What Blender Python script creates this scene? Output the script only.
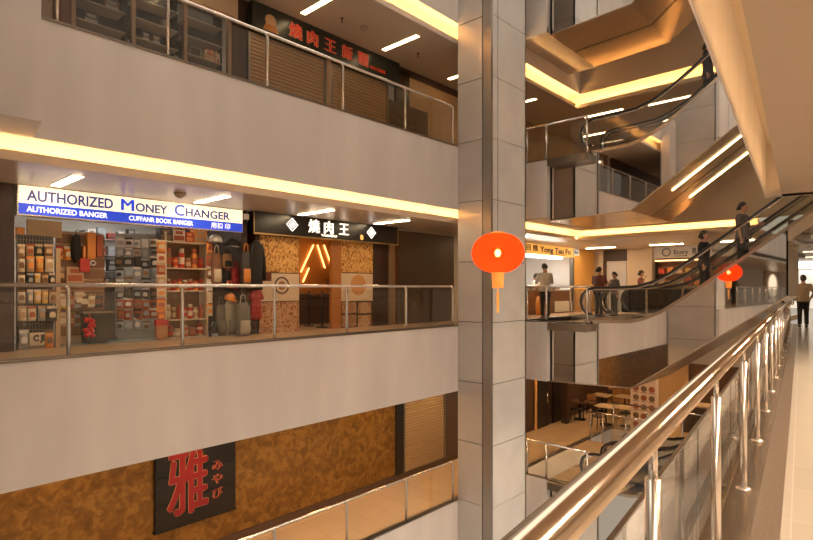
import bpy, bmesh, math, random
from math import sin, cos, tan, atan, atan2, pi, radians, sqrt
from mathutils import Vector, Matrix

random.seed(7)
SC = bpy.context.scene
for _o in list(bpy.data.objects):
    bpy.data.objects.remove(_o)

# ---------------------------------------------------------------- camera, sky, light, exposure
# World axes: X runs along the left gallery (away from the viewer), Y to the left across the atrium, Z up.
EYE = 1.32
FPX = 547.0
TH = radians(42.9)
cam = bpy.data.cameras.new('camera')
cam_o = bpy.data.objects.new('camera', cam)
SC.collection.objects.link(cam_o)
cam_o.location = (0, 0, EYE)
cam_o.rotation_euler = (pi / 2, 0, TH - pi / 2)
cam.sensor_width = 36
cam.lens = FPX / 813 * 36
cam.shift_y = 18 / 813
cam.clip_start = 0.05
cam.clip_end = 300
SC.camera = cam_o

world = bpy.data.worlds.new('sky')
SC.world = world
world.use_nodes = True
wb = world.node_tree.nodes['Background']
wb.inputs[0].default_value = (1.0, 0.86, 0.70, 1)
wb.inputs[1].default_value = 0.35


def area(name, loc, rot, sx, sy, power, col):
    l = bpy.data.lights.new(name, 'AREA')
    l.shape = 'RECTANGLE'
    l.size, l.size_y, l.energy, l.color = sx, sy, power, col
    o = bpy.data.objects.new(name, l)
    SC.collection.objects.link(o)
    o.location, o.rotation_euler = loc, rot
    return o


# unseen area lamp added for assumed daylight from the atrium roof
area('daylight_fill_lamp', (1, 4.0, 13.4), (0, 0, 0), 18, 5, 440, (1.0, 0.91, 0.79))

SC.view_settings.view_transform = 'Standard'
SC.view_settings.look = 'None'
SC.view_settings.gamma = 1
SC.view_settings.use_curve_mapping = False
SC.view_settings.exposure = 0.44


# ---------------------------------------------------------------- helpers: projection
def phi(px):
    return TH - atan((px - 406.5) / FPX)


def onY(px, py, n):
    """point on the plane y = n seen at a place in the photograph"""
    p = phi(px)
    a = n / tan(p)
    d = sqrt(a * a + n * n) * cos(atan((px - 406.5) / FPX))
    return Vector((a, n, EYE + (288 - py) / FPX * d))


def onX(px, py, a):
    p = phi(px)
    n = a * tan(p)
    d = sqrt(a * a + n * n) * cos(atan((px - 406.5) / FPX))
    return Vector((a, n, EYE + (288 - py) / FPX * d))


def onZ(px, py, z):
    d = FPX * (z - EYE) / (288 - py)
    r = d / cos(atan((px - 406.5) / FPX))
    p = phi(px)
    return Vector((r * cos(p), r * sin(p), z))


# ---------------------------------------------------------------- helpers: materials
def lin(h):
    if isinstance(h, str):
        h = h.lstrip('#')
        c = [int(h[i:i + 2], 16) / 255 for i in (0, 2, 4)]
        return tuple(x / 12.92 if x <= .04045 else ((x + .055) / 1.055) ** 2.4 for x in c)
    return h


_M = {}


def mat(name, col, rough=.5, metal=0, var=0.0, scale=4.0, bump=0.0, bscale=None, stretch=None, spec=None, emit=0, ecol=None, trans=0, coat=0):
    if name in _M:
        return _M[name]
    m = bpy.data.materials.new(name)
    m.use_nodes = True
    nt = m.node_tree
    b = nt.nodes['Principled BSDF']
    c = lin(col)
    b.inputs['Base Color'].default_value = (*c, 1)
    b.inputs['Roughness'].default_value = rough
    b.inputs['Metallic'].default_value = metal
    if spec is not None:
        b.inputs['Specular IOR Level'].default_value = spec
    if coat:
        b.inputs['Coat Weight'].default_value = coat
        b.inputs['Coat Roughness'].default_value = .05
    if trans:
        b.inputs['Transmission Weight'].default_value = trans
    if emit:
        b.inputs['Emission Color'].default_value = (*lin(ecol or col), 1)
        b.inputs['Emission Strength'].default_value = emit
    if var or bump:
        tc = nt.nodes.new('ShaderNodeTexCoord')
        mp = nt.nodes.new('ShaderNodeMapping')
        nt.links.new(tc.outputs['Object'], mp.inputs[0])
        if stretch:
            mp.inputs['Scale'].default_value = stretch
        nz = nt.nodes.new('ShaderNodeTexNoise')
        nz.inputs['Scale'].default_value = scale
        nz.inputs['Detail'].default_value = 5
        nt.links.new(mp.outputs[0], nz.inputs['Vector'])
        if var:
            mx = nt.nodes.new('ShaderNodeMix')
            mx.data_type = 'RGBA'
            mr = nt.nodes.new('ShaderNodeMapRange')
            mr.inputs[1].default_value = .35
            mr.inputs[2].default_value = .7
            nt.links.new(nz.outputs['Fac'], mr.inputs[0])
            nt.links.new(mr.outputs[0], mx.inputs[0])
            mx.inputs[6].default_value = (*[x * (1 - var) for x in c], 1)
            mx.inputs[7].default_value = (*[min(1, x * (1 + var * .6)) for x in c], 1)
            nt.links.new(mx.outputs[2], b.inputs['Base Color'])
        if bump:
            bp = nt.nodes.new('ShaderNodeBump')
            bp.inputs['Strength'].default_value = bump
            bp.inputs['Distance'].default_value = .02
            nt.links.new(nz.outputs['Fac'], bp.inputs['Height'])
            nt.links.new(bp.outputs[0], b.inputs['Normal'])
    _M[name] = m
    return m


def pane_mat(name, tint=(1, 1, 1), ior=1.5):
    """thin clear pane: passes light, reflects by angle"""
    if name in _M:
        return _M[name]
    m = bpy.data.materials.new(name)
    m.use_nodes = True
    nt = m.node_tree
    nt.nodes.clear()
    out = nt.nodes.new('ShaderNodeOutputMaterial')
    mx = nt.nodes.new('ShaderNodeMixShader')
    fr = nt.nodes.new('ShaderNodeFresnel')
    ge = nt.nodes.new('ShaderNodeNewGeometry')
    mr = nt.nodes.new('ShaderNodeMapRange')
    mr.inputs[3].default_value = ior
    mr.inputs[4].default_value = 1 / ior
    nt.links.new(ge.outputs['Backfacing'], mr.inputs[0])
    nt.links.new(mr.outputs[0], fr.inputs[0])
    tr = nt.nodes.new('ShaderNodeBsdfTransparent')
    tr.inputs[0].default_value = (*tint, 1)
    gl = nt.nodes.new('ShaderNodeBsdfGlossy')
    gl.inputs['Roughness'].default_value = .02
    nt.links.new(fr.outputs[0], mx.inputs[0])
    nt.links.new(tr.outputs[0], mx.inputs[1])
    nt.links.new(gl.outputs[0], mx.inputs[2])
    nt.links.new(mx.outputs[0], out.inputs[0])
    _M[name] = m
    return m


def tile_mat(name, c1, c2, size, rough, mortar, offs=0.0):
    if name in _M:
        return _M[name]
    m = bpy.data.materials.new(name)
    m.use_nodes = True
    nt = m.node_tree
    b = nt.nodes['Principled BSDF']
    tc = nt.nodes.new('ShaderNodeTexCoord')
    br = nt.nodes.new('ShaderNodeTexBrick')
    br.offset = offs
    br.inputs['Color1'].default_value = (*lin(c1), 1)
    br.inputs['Color2'].default_value = (*lin(c2), 1)
    br.inputs['Mortar'].default_value = (*lin(mortar), 1)
    br.inputs['Scale'].default_value = 1
    br.inputs['Mortar Size'].default_value = .004
    br.inputs['Brick Width'].default_value = size
    br.inputs['Row Height'].default_value = size
    nt.links.new(tc.outputs['Object'], br.inputs['Vector'])
    nt.links.new(br.outputs['Color'], b.inputs['Base Color'])
    b.inputs['Roughness'].default_value = rough
    _M[name] = m
    return m


def ramp_mat(name, stops, scale, rough=.5, metal=0, kind='noise', detail=6, stretch=None, emit=0, distort=0.0):
    if name in _M:
        return _M[name]
    m = bpy.data.materials.new(name)
    m.use_nodes = True
    nt = m.node_tree
    b = nt.nodes['Principled BSDF']
    tc = nt.nodes.new('ShaderNodeTexCoord')
    mp = nt.nodes.new('ShaderNodeMapping')
    if stretch:
        mp.inputs['Scale'].default_value = stretch
    nt.links.new(tc.outputs['Object'], mp.inputs[0])
    if kind == 'noise':
        t = nt.nodes.new('ShaderNodeTexNoise')
        t.inputs['Detail'].default_value = detail
        t.inputs['Distortion'].default_value = distort
        o = t.outputs['Fac']
    elif kind == 'voronoi':
        t = nt.nodes.new('ShaderNodeTexVoronoi')
        o = t.outputs['Distance']
    else:
        t = nt.nodes.new('ShaderNodeTexWave')
        o = t.outputs['Fac']
    t.inputs['Scale'].default_value = scale
    nt.links.new(mp.outputs[0], t.inputs['Vector'])
    r = nt.nodes.new('ShaderNodeValToRGB')
    while len(r.color_ramp.elements) < len(stops):
        r.color_ramp.elements.new(.5)
    for e, (p, c) in zip(r.color_ramp.elements, stops):
        e.position = p
        e.color = (*lin(c), 1)
    nt.links.new(o, r.inputs[0])
    nt.links.new(r.outputs[0], b.inputs['Base Color'])
    if emit:
        nt.links.new(r.outputs[0], b.inputs['Emission Color'])
        b.inputs['Emission Strength'].default_value = emit
    b.inputs['Roughness'].default_value = rough
    b.inputs['Metallic'].default_value = metal
    _M[name] = m
    return m


# ---------------------------------------------------------------- helpers: geometry
RM = {}   # world matrices of roots


def link(o):
    SC.collection.objects.link(o)
    return o


class MB:
    def __init__(s):
        s.v, s.f, s.mi, s.sm = [], [], [], []

    def add(s, vs, fs, mi=0, smooth=False):
        b = len(s.v)
        s.v += [Vector(p) for p in vs]
        for f in fs:
            s.f.append([b + i for i in f])
            s.mi.append(mi)
            s.sm.append(smooth)
        return s

    def box(s, x0, x1, y0, y1, z0, z1, mi=0):
        x0, x1 = min(x0, x1), max(x0, x1)
        y0, y1 = min(y0, y1), max(y0, y1)
        z0, z1 = min(z0, z1), max(z0, z1)
        v = [(x0, y0, z0), (x1, y0, z0), (x1, y1, z0), (x0, y1, z0), (x0, y0, z1), (x1, y0, z1), (x1, y1, z1), (x0, y1, z1)]
        return s.add(v, [(0, 3, 2, 1), (4, 5, 6, 7), (0, 1, 5, 4), (1, 2, 6, 5), (2, 3, 7, 6), (3, 0, 4, 7)], mi)

    def prism(s, poly, axis, a0, a1, mi=0):
        """extrude a 2-D outline along an axis: 'x' takes (y,z), 'y' takes (x,z), 'z' takes (x,y)"""
        def mk(p, a):
            return (a, p[0], p[1]) if axis == 'x' else (p[0], a, p[1]) if axis == 'y' else (p[0], p[1], a)
        n = len(poly)
        v = [mk(p, a0) for p in poly] + [mk(p, a1) for p in poly]
        f = [tuple(range(n - 1, -1, -1)), tuple(range(n, 2 * n))]
        f += [(i, (i + 1) % n, n + (i + 1) % n, n + i) for i in range(n)]
        return s.add(v, f, mi)

    def strip(s, top, bot, axis, a0, a1, mi=0):
        """solid band between two polylines of equal length"""
        for i in range(len(top) - 1):
            s.prism([bot[i], bot[i + 1], top[i + 1], top[i]], axis, a0, a1, mi)
        return s

    def tube(s, pts, r, n=10, mi=0, cap=True, flat=1.0):
        pts = [Vector(p) for p in pts]
        rs = list(r) if isinstance(r, (list, tuple)) else [r] * len(pts)
        b = len(s.v)
        up = None
        for i, p in enumerate(pts):
            if i == 0:
                t = pts[1] - p
            elif i == len(pts) - 1:
                t = p - pts[-2]
            else:
                t = (pts[i + 1] - p).normalized() + (p - pts[i - 1]).normalized()
            t.normalize()
            if up is None:
                up = Vector((0, 0, 1)) if abs(t.z) < .9 else Vector((1, 0, 0))
            x = t.cross(up).normalized()
            y = x.cross(t).normalized()
            up = y
            for k in range(n):
                a = 2 * pi * k / n
                s.v.append(p + x * cos(a) * rs[i] + y * sin(a) * rs[i] * flat)
        m = len(pts)
        for i in range(m - 1):
            for k in range(n):
                s.f.append([b + i * n + k, b + i * n + (k + 1) % n, b + (i + 1) * n + (k + 1) % n, b + (i + 1) * n + k])
                s.mi.append(mi)
                s.sm.append(True)
        if cap:
            s.f.append([b + k for k in range(n - 1, -1, -1)])
            s.f.append([b + (m - 1) * n + k for k in range(n)])
            s.mi += [mi, mi]
            s.sm += [False, False]
        return s

    def lathe(s, prof, c=(0, 0, 0), n=16, mi=0, sx=1.0, sy=1.0, smooth=True):
        """profile of (radius, z) turned about the vertical through c"""
        b = len(s.v)
        for r, z in prof:
            for k in range(n):
                a = 2 * pi * k / n
                s.v.append(Vector((c[0] + cos(a) * r * sx, c[1] + sin(a) * r * sy, c[2] + z)))
        for i in range(len(prof) - 1):
            for k in range(n):
                s.f.append([b + i * n + k, b + i * n + (k + 1) % n, b + (i + 1) * n + (k + 1) % n, b + (i + 1) * n + k])
                s.mi.append(mi)
                s.sm.append(smooth)
        s.f.append([b + k for k in range(n - 1, -1, -1)])
        s.f.append([b + (len(prof) - 1) * n + k for k in range(n)])
        s.mi += [mi, mi]
        s.sm += [False, False]
        return s

    def ball(s, c, rx, ry=None, rz=None, n=14, m=9, mi=0):
        ry = rx if ry is None else ry
        rz = rx if rz is None else rz
        prof = [(max(1e-4, sin(pi * i / (m - 1))), -cos(pi * i / (m - 1)) * rz) for i in range(m)]
        return s.lathe(prof, c, n, mi, rx, ry)

    def rings(s, rings, n=14, mi=0):
        """(cx, cy, z, rx, ry) rings joined into a trunk"""
        b = len(s.v)
        for cx, cy, z, rx, ry in rings:
            for k in range(n):
                a = 2 * pi * k / n
                s.v.append(Vector((cx + cos(a) * rx, cy + sin(a) * ry, z)))
        for i in range(len(rings) - 1):
            for k in range(n):
                s.f.append([b + i * n + k, b + i * n + (k + 1) % n, b + (i + 1) * n + (k + 1) % n, b + (i + 1) * n + k])
                s.mi.append(mi)
                s.sm.append(True)
        s.f.append([b + k for k in range(n - 1, -1, -1)])
        s.f.append([b + (len(rings) - 1) * n + k for k in range(n)])
        s.mi += [mi, mi]
        s.sm += [False, False]
        return s

    def xf(s, M):
        s.v = [M @ p for p in s.v]
        return s

    def mesh(s, name, mats):
        me = bpy.data.meshes.new(name)
        me.from_pydata([tuple(p) for p in s.v], [], s.f)
        for m in (mats if isinstance(mats, (list, tuple)) else [mats]):
            me.materials.append(m)
        me.polygons.foreach_set('material_index', s.mi)
        me.polygons.foreach_set('use_smooth', s.sm)
        me.update()
        return me

    def build(s, name, mats, parent=None, local=False, bevel=0):
        """world coordinates unless local; a top-level mesh gets its origin at its base"""
        M = RM.get(parent.name) if parent else None
        if parent and not local:
            s.xf(M.inverted())
        org = None
        if not parent:
            xs = [p.x for p in s.v]
            ys = [p.y for p in s.v]
            org = Vector(((min(xs) + max(xs)) / 2, (min(ys) + max(ys)) / 2, min(p.z for p in s.v)))
            s.xf(Matrix.Translation(-org))
        o = link(bpy.data.objects.new(name, s.mesh(name, mats)))
        if parent:
            o.parent = parent
            RM[o.name] = M
        else:
            o.location = org
            RM[o.name] = Matrix.Translation(org)
        if bevel:
            bv = o.modifiers.new('bevel', 'BEVEL')
            bv.width = bevel
            bv.segments = 2
            bv.limit_method = 'ANGLE'
        return o


def tag(o, label, cat, group=None, kind=None):
    o['label'] = label
    o['category'] = cat
    if group:
        o['group'] = group
    if kind:
        o['kind'] = kind
    return o


def struct(o):
    o['kind'] = 'structure'
    return o


def root(name, label, cat, loc=(0, 0, 0), rz=0, group=None):
    o = link(bpy.data.objects.new(name, None))
    o.empty_display_size = .1
    o.location = loc
    o.rotation_euler = (0, 0, rz)
    RM[o.name] = Matrix.Translation(Vector(loc)) @ Matrix.Rotation(rz, 4, 'Z')
    return tag(o, label, cat, group)


def copy_tree(o, parent=None):
    c = o.copy()
    SC.collection.objects.link(c)
    if parent is not None:
        c.parent = parent
    RM[c.name] = RM.get(o.name, Matrix())
    for ch in list(o.children):
        copy_tree(ch, c)
    return c


def text_mb(body, size, depth=.01, bold=0.0, width=None, narrow=1.0):
    """lettering as a mesh in the XZ plane reading towards +x, facing -y; returns MB, width"""
    cu = bpy.data.curves.new('lettering', 'FONT')
    cu.body = body
    cu.size = size
    cu.extrude = depth / 2
    cu.offset = bold
    cu.resolution_u = 3
    o = link(bpy.data.objects.new('lettering', cu))
    dg = bpy.context.evaluated_depsgraph_get()
    dg.update()
    me = bpy.data.meshes.new_from_object(o.evaluated_get(dg))
    mb = MB()
    xs = [v.co.x for v in me.vertices] or [0, 1]
    x0, x1 = min(xs), max(xs)
    k = (width / (x1 - x0)) if width else narrow
    mb.add([((v.co.x - x0) * k, -v.co.z, v.co.y) for v in me.vertices], [tuple(p.vertices) for p in me.polygons])
    bpy.data.objects.remove(o)
    bpy.data.curves.remove(cu)
    bpy.data.meshes.remove(me)
    return mb, (x1 - x0) * k


def put_text(body, size, p, mats, parent, depth=.012, bold=0.0, width=None, face='-y', narrow=1.0, name='lettering', center=False):
    mb, w = text_mb(body, size, depth, bold, width, narrow)
    if center:
        mb.xf(Matrix.Translation((-w / 2, 0, 0)))
    if face == '-x':
        mb.xf(Matrix.Rotation(-pi / 2, 4, 'Z'))
    mb.xf(Matrix.Translation(Vector(p)))
    return mb.build(name, mats, parent)


# walkway frame on the viewer's side: u runs along the walkway, v to its left
D2 = radians(7.1)
RW = Matrix.Rotation(D2, 4, 'Z')


def W(u, v, z=0):
    return RW @ Vector((u, v, z))


ORD = ['first', 'second', 'third', 'fourth', 'fifth', 'sixth', 'seventh', 'eighth', 'ninth', 'tenth', 'eleventh', 'twelfth']

# ---------------------------------------------------------------- materials
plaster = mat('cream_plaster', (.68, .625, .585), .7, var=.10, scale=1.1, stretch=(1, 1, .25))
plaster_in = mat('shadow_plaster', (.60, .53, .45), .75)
ceil_m = mat('ceiling_paint', (.58, .50, .42), .6)
ceil_gloss = mat('ceiling_panel', (.60, .48, .36), .28, var=.05, scale=2)
floor_l = tile_mat('gallery_tile', (.62, .43, .26), (.58, .40, .24), .6, .22, (.36, .28, .2))
floor_r = tile_mat('walkway_tile', (.42, .365, .30), (.40, .35, .285), .6, .22, (.5, .43, .36))
granite = mat('dark_granite', (.16, .115, .08), .35, var=.25, scale=60)
steel = mat('brushed_steel', (.74, .68, .61), .24, 1)
steel_pol = mat('polished_steel', (.52, .43, .34), .15, 1)
steel_dk = mat('dark_steel', (.28, .24, .20), .3, 1)
kerb_m = mat('kerb_steel', (.40, .33, .26), .22, 1, var=.15, scale=3)
mirror = mat('mirror_cladding', (.80, .75, .69), .025, 1)
trussm = mat('truss_soffit', (.58, .45, .32), .22, .6, var=.06, scale=2)
clear = pane_mat('clear_glass', (.97, .97, .95))
smoky = pane_mat('tinted_glass', (.84, .82, .78), 1.75)
col_grey = mat('column_metal', (.50, .47, .44), .38, .35, var=.06, scale=1.5)
col_light = mat('column_panel', (.78, .76, .73), .42, var=.07, scale=1.5)
dark_wood = mat('dark_wood', (.045, .022, .014), .35, var=.3, scale=3, stretch=(6, 6, .6))
dark_brown = mat('dark_brown_panel', (.075, .04, .024), .4)
black = mat('black_panel', (.012, .010, .009), .3)
blackmat = mat('black_matt', (.015, .013, .012), .7)
white_in = mat('shop_white', (.72, .72, .70), .6)
glow = mat('cove_diffuser', (1, .70, .30), .5, emit=44, ecol=(1.0, .56, .20))
cove_in = mat('cove_paint', (.74, .66, .52), .7)
glow2 = mat('cove_tube', (1, .70, .30), .5, emit=3.6, ecol=(1.0, .60, .26))
strip_m = mat('strip_diffuser', (1, .85, .6), .5, emit=8, ecol=(1.0, .70, .36))
white_glow = mat('white_diffuser', (1, .97, .92), .5, emit=6, ecol=(1, .95, .88))
shutter_m = mat('shutter_metal', (.42, .29, .16), .45, .3)
rubber = mat('handrail_rubber', (.02, .015, .012), .3)

# ---------------------------------------------------------------- setting: left gallery
NB, NW = 8.45, 10.7          # band front, shop wall
XJ, NJ = 1.0, 6.3            # gallery steps out behind the viewer
XE = 13.8                    # escalator platforms start
LEV = {'lower': (-4.10, -5.7, -4.03, -1.15), 'mid': (.30, -1.28, .36, 3.0), 'upper': (4.82, 3.29, 4.88, 7.6), 'top': (9.8, 8.0, 13.4, 13.0)}
XMIN, XFAR = -42.0, 26.0
XEND = {'lower': 20.5, 'mid': 20.5, 'upper': 17.9, 'top': 17.9}

ntrim = [0]


def trim(mb, m):
    ntrim[0] += 1
    return struct(mb.build('trim_%d' % ntrim[0], m))


for lv, (zf, b0, b1, zc) in LEV.items():
    xe = XEND[lv]
    # fascia bands round the void
    trim(MB().box(XJ + .02, 11.0, NB, NB + .12, b0, b1), plaster)
    trim(MB().box(11.0, xe, NB, NB + .12, b0, b1), plaster)
    trim(MB().box(XMIN, XJ, NJ, NJ + .12, b0, b1).box(XJ - .12, XJ, NJ + .12, NB, b0, b1), plaster)
    trim(MB().box(xe, xe + .12, -6 if lv != 'mid' and lv != 'lower' else 3.3, NB + .12, b0, b1), mat('tan_fascia', (.60, .47, .34), .7))
    # thin dark kerb line on each band
    trim(MB().box(XJ, xe, NB - .015, NB + .14, b1, b1 + .03), steel_dk)
    # platform carrying the escalators
    if lv != 'top':
        p = MB().box(XE, 17.1, 7.5, NB, b0, b1)
        trim(p, plaster)
        struct(MB().box(14.06, 17.1 if lv != 'lower' else 18.5, 6.25 if lv != 'lower' else 6.25, NB + .14, zf - .1, zf + .06).build('floor', floor_l))
    else:
        trim(MB().box(XE, 17.1, 7.5, NB, 8.45, 8.6), ceil_m)
        trim(MB().box(XE - .01, XE + .1, 7.5, NB, 8.44, 13), plaster)

    if lv != 'top':
        f = MB().box(XMIN, XFAR, NB + .12, 15.5, zf - .18, zf).box(XMIN, XJ - .12, NJ + .12, NB + .12, zf - .18, zf)
        f.box(xe + .12, XFAR, -6 if lv == 'upper' else 3.3, NB + .12, zf - .18, zf)
        struct(f.build('floor', floor_l))
        # ceiling of this storey, its lip and the cove behind the band above
        up = {'lower': 'mid', 'mid': 'upper', 'upper': 'top'}[lv]
        ub = LEV[up][1]
        xc = XEND[up]
        c = MB().box(XJ, xc + .2, NB + .2, 15.5, zc, zc + .05).box(XMIN, XJ, NJ + .2, 15.5, zc, zc + .05)
        c.box(xc + .2, XFAR, 3.3 if lv != 'upper' else -6, 15.5, zc, zc + .05)
        struct(c.build('ceiling', ceil_gloss if lv == 'mid' else ceil_m))
        if lv == 'lower':
            continue
        lz = zc + .12
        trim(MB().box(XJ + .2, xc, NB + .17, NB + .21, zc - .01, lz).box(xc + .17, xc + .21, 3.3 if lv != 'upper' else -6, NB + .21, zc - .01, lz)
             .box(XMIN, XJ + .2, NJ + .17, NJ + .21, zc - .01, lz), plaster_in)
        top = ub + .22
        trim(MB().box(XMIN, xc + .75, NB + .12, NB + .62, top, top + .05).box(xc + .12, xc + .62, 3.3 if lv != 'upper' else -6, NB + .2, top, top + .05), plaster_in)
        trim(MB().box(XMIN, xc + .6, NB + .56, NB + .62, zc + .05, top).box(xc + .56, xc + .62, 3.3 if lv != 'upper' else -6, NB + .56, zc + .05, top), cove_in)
        g = MB().box(XJ + .3, xc + .3, NB + .24, NB + .30, zc + .055, zc + .075)
        g2 = MB().box(xc + .24, xc + .30, 3.4 if lv != 'upper' else -6, NB + .2, zc + .055, zc + .075)
        tag(g.build('cove_light', glow), 'long warm cove light above the %s gallery, left side of the atrium' % lv, 'cove light')
        tag(g2.build('cove_light', glow), 'warm cove light above the %s gallery at the far end beyond the escalators' % lv, 'cove light')
# white bulkhead at the far left of the upper band
trim(MB().prism([(8.07, 3.42), (8.07, 9.0), (NB, 9.0), (NB, 3.29)], 'x', -3.0, 1.92), plaster)

# far end and rear walls
struct(MB().box(24.0, 24.15, 3.6, 12, .3, 3.0).build('wall_far', mat('far_wall', (.62, .52, .40), .6)))
struct(MB().box(25.8, 26.0, 3.3, 15, -4.1, -1.15).build('wall_far', mat('far_low_wall', (.18, .09, .045), .6)))
struct(MB().box(24.0, 24.15, -6, 12, 4.8, 7.6).build('wall_far', mat('far_up_wall', (.40, .27, .15), .6)))
struct(MB().box(XMIN - .2, XMIN, -12, 16, -6, 13.4).build('wall_rear', plaster))

# shop walls of the left galleries (openings left for the shops)
wl = MB()
wl.box(XMIN, 2.1, NW, NW + .12, .3, 3.0)
wl.box(11.0, 13.7, NW, NW + .12, 2.55, 3.0)
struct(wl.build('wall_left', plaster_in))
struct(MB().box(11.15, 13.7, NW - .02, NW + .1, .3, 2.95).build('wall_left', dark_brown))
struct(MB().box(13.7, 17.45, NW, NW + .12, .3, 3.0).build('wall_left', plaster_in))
bronze = ramp_mat('gold_leaf_bronze', [(.30, (.13, .060, .012)), (.5, (.21, .10, .018)), (.62, (.29, .15, .032)), (.75, (.17, .080, .016))], 5.5, .42, .3, distort=.8)
struct(MB().box(XMIN, 11.05, NW, NW + .12, -4.1, -1.15).build('wall_left', bronze))
struct(MB().box(XMIN, 24, NW - .05, NW, -4.1, -3.94).build('baseboard_left', dark_brown))
struct(MB().box(11.05, 11.35, NW - .04, NW + .1, -4.1, -1.15).build('wall_left', black))
struct(MB().box(13.32, 26, NW, NW + .12, -4.1, -1.15).build('wall_left', dark_brown))
struct(MB().box(XMIN, 1.9, NW, NW + .12, 4.82, 7.6).build('wall_left', dark_brown))
struct(MB().box(14.3, 26, NW, NW + .12, 4.82, 7.6).build('wall_left', mat('upper_far_wall', (.40, .26, .14), .5)))


def shutter(name, x0, x1, z0, z1, y, m, label, pitch=.085):
    mb = MB()
    z = z0
    pr = []
    while z < z1:
        pr += [(y, z), (y - .022, z + pitch * .2), (y - .022, z + pitch * .75), (y, z + pitch * .92)]
        z += pitch
    pr += [(y + .05, z), (y + .05, z0)]
    mb.prism(pr, 'x', x0, x1)
    r = root(name, label, 'shutter', ((x0 + x1) / 2, y, z0))
    mb.build('slat_curtain', m, r)
    MB().box(x0 - .03, x0 + .03, y - .05, y + .03, z0, z1).build('guide_rail', steel_dk, r)
    MB().box(x1 - .03, x1 + .03, y - .05, y + .03, z0, z1).build('guide_rail', steel_dk, r)
    MB().box(x0, x1, y - .03, y + .02, z0, z0 + .07).build('bottom_bar', steel_dk, r)
    return r


shutter('roller_shutter', 11.4, 13.25, -4.05, -1.6, NW + .02, shutter_m, 'closed brown roller shutter beside the gold wall on the lower gallery')

# ---------------------------------------------------------------- columns
JZ = [7.93 - 1.49 * k + 1.49 * 4 for k in range(15)]


def column(x0, x1, y0, y1, label_side):
    r = struct(MB().box(x0 + .03, x1 - .03, y0 + .03, y1, -7, 13.4).build('column', blackmat))
    for k in range(len(JZ) - 1):
        z1, z0 = JZ[k] - .008, JZ[k + 1] + .008
        if z1 < -7:
            break
        MB().box(x0, x0 + .04, y0 + .26, y1, z0, z1).build('metal_panel', col_grey, r)
        MB().box(x1 - .04, x1, y0, y1, z0, z1).build('metal_panel', col_grey, r)
        MB().box(x0 + .03, x1, y0, y0 + .04, z0, z1).build('light_panel', col_light, r)
    MB().box(x0 - .05, x0 + .03, y0 - .03, y0 + .20, -7, 13.4).build('corner_mullion', mat('mullion', (.30, .27, .24), .35, .6), r)
    return r


column(11.0, 12.6, 7.45, NB, '')
column(-.5, 1.1, 6.42, 8.4, '')


# ---------------------------------------------------------------- gallery railings
def gallery_railing(label, z, xs, y, zr=1.0, group=None, x_end=None):
    r = root('guard_railing', label, 'railing', ((xs[0] + xs[-1]) / 2, y, z), 0, group)
    MB().tube([(xs[0] - 1.6, y, z + zr), (xs[-1] - .08, y, z + zr), (xs[-1] - .02, y, z + zr - .03), (xs[-1], y, z + zr - .1)], .028, 12).build('top_rail', steel, r)
    for x in xs:
        MB().tube([(x, y, z), (x, y, z + zr - .07), (x - .015, y, z + zr - .025), (x - .06, y, z + zr)], .03, 10).build('post', steel, r)
    MB().box(xs[0] - 1.6, xs[-1], y - .03, y + .03, z, z + .05).build('base_channel', steel_dk, r)
    px = [xs[0] - 1.6] + list(xs)
    for a, b in zip(px, px[1:]):
        MB().box(a + .05, b - .05, y - .006, y + .006, z + .05, z + zr - .09).build('glass_panel', clear, r)
    return r


XS = [.65 + 1.03, 3.9 - .55, 5.6 - .55, 7.35 - .3, 9.1, 10.8]
XM = [2.34, 3.93, 5.63, 7.35, 9.13, 10.85]
XU = [2.2, 3.7, 5.48, 7.25, 9.1, 10.85]
YR = NB + .05
gallery_railing('steel and glass guard railing along the left mid gallery in front of the money changer', LEV['mid'][2], XM, YR)
gallery_railing('steel and glass guard railing along the left upper gallery near the picture top', LEV['upper'][2], XU, YR)
gallery_railing('steel and glass guard railing along the left lower gallery before the gold wall', LEV['lower'][2], XM, YR)
gallery_railing('guard railing of the mid gallery behind the viewer, seen in the escalator mirror', LEV['mid'][2], [-24 + 1.8 * k for k in range(13)], NJ + .05)


# ---------------------------------------------------------------- escalators
SL = .738


def esc_profile(nend):
    """deck line of an escalator relative to a landing floor at z=.30: (y, z) pairs from the bottom landing up"""
    pts = [(7.5, .42), (6.3, .44), (5.3, .47), (4.95, .56), (4.55, .74), (3.88, 1.20)]
    n = min(3.4, 3.88)
    while n > nend + .01 and n > -1.0:
        pts.append((n, 1.20 + (3.88 - n) * SL))
        n -= .7
    if nend < -1:
        pts += [(-1.15, 4.88), (-1.5, 4.98), (-2.6, 5.0)]
    else:
        pts.append((nend, 1.20 + (3.88 - nend) * SL))
    return pts


def esc_bottom(p):
    n, z = p
    if n >= 5.26:
        return (n, -1.28 + max(0, 7.5 - n) * .035)
    if n >= 1.9:
        return (n, -1.2 + (5.26 - n) * .718)
    return (n, min(z - .45, 4.5))


def deck_z(deck, n):
    for p, q in zip(deck, deck[1:]):
        if p[0] >= n >= q[0]:
            return p[1] + (q[1] - p[1]) * (p[0] - n) / max(1e-6, p[0] - q[0])
    return deck[-1][1]


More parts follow.
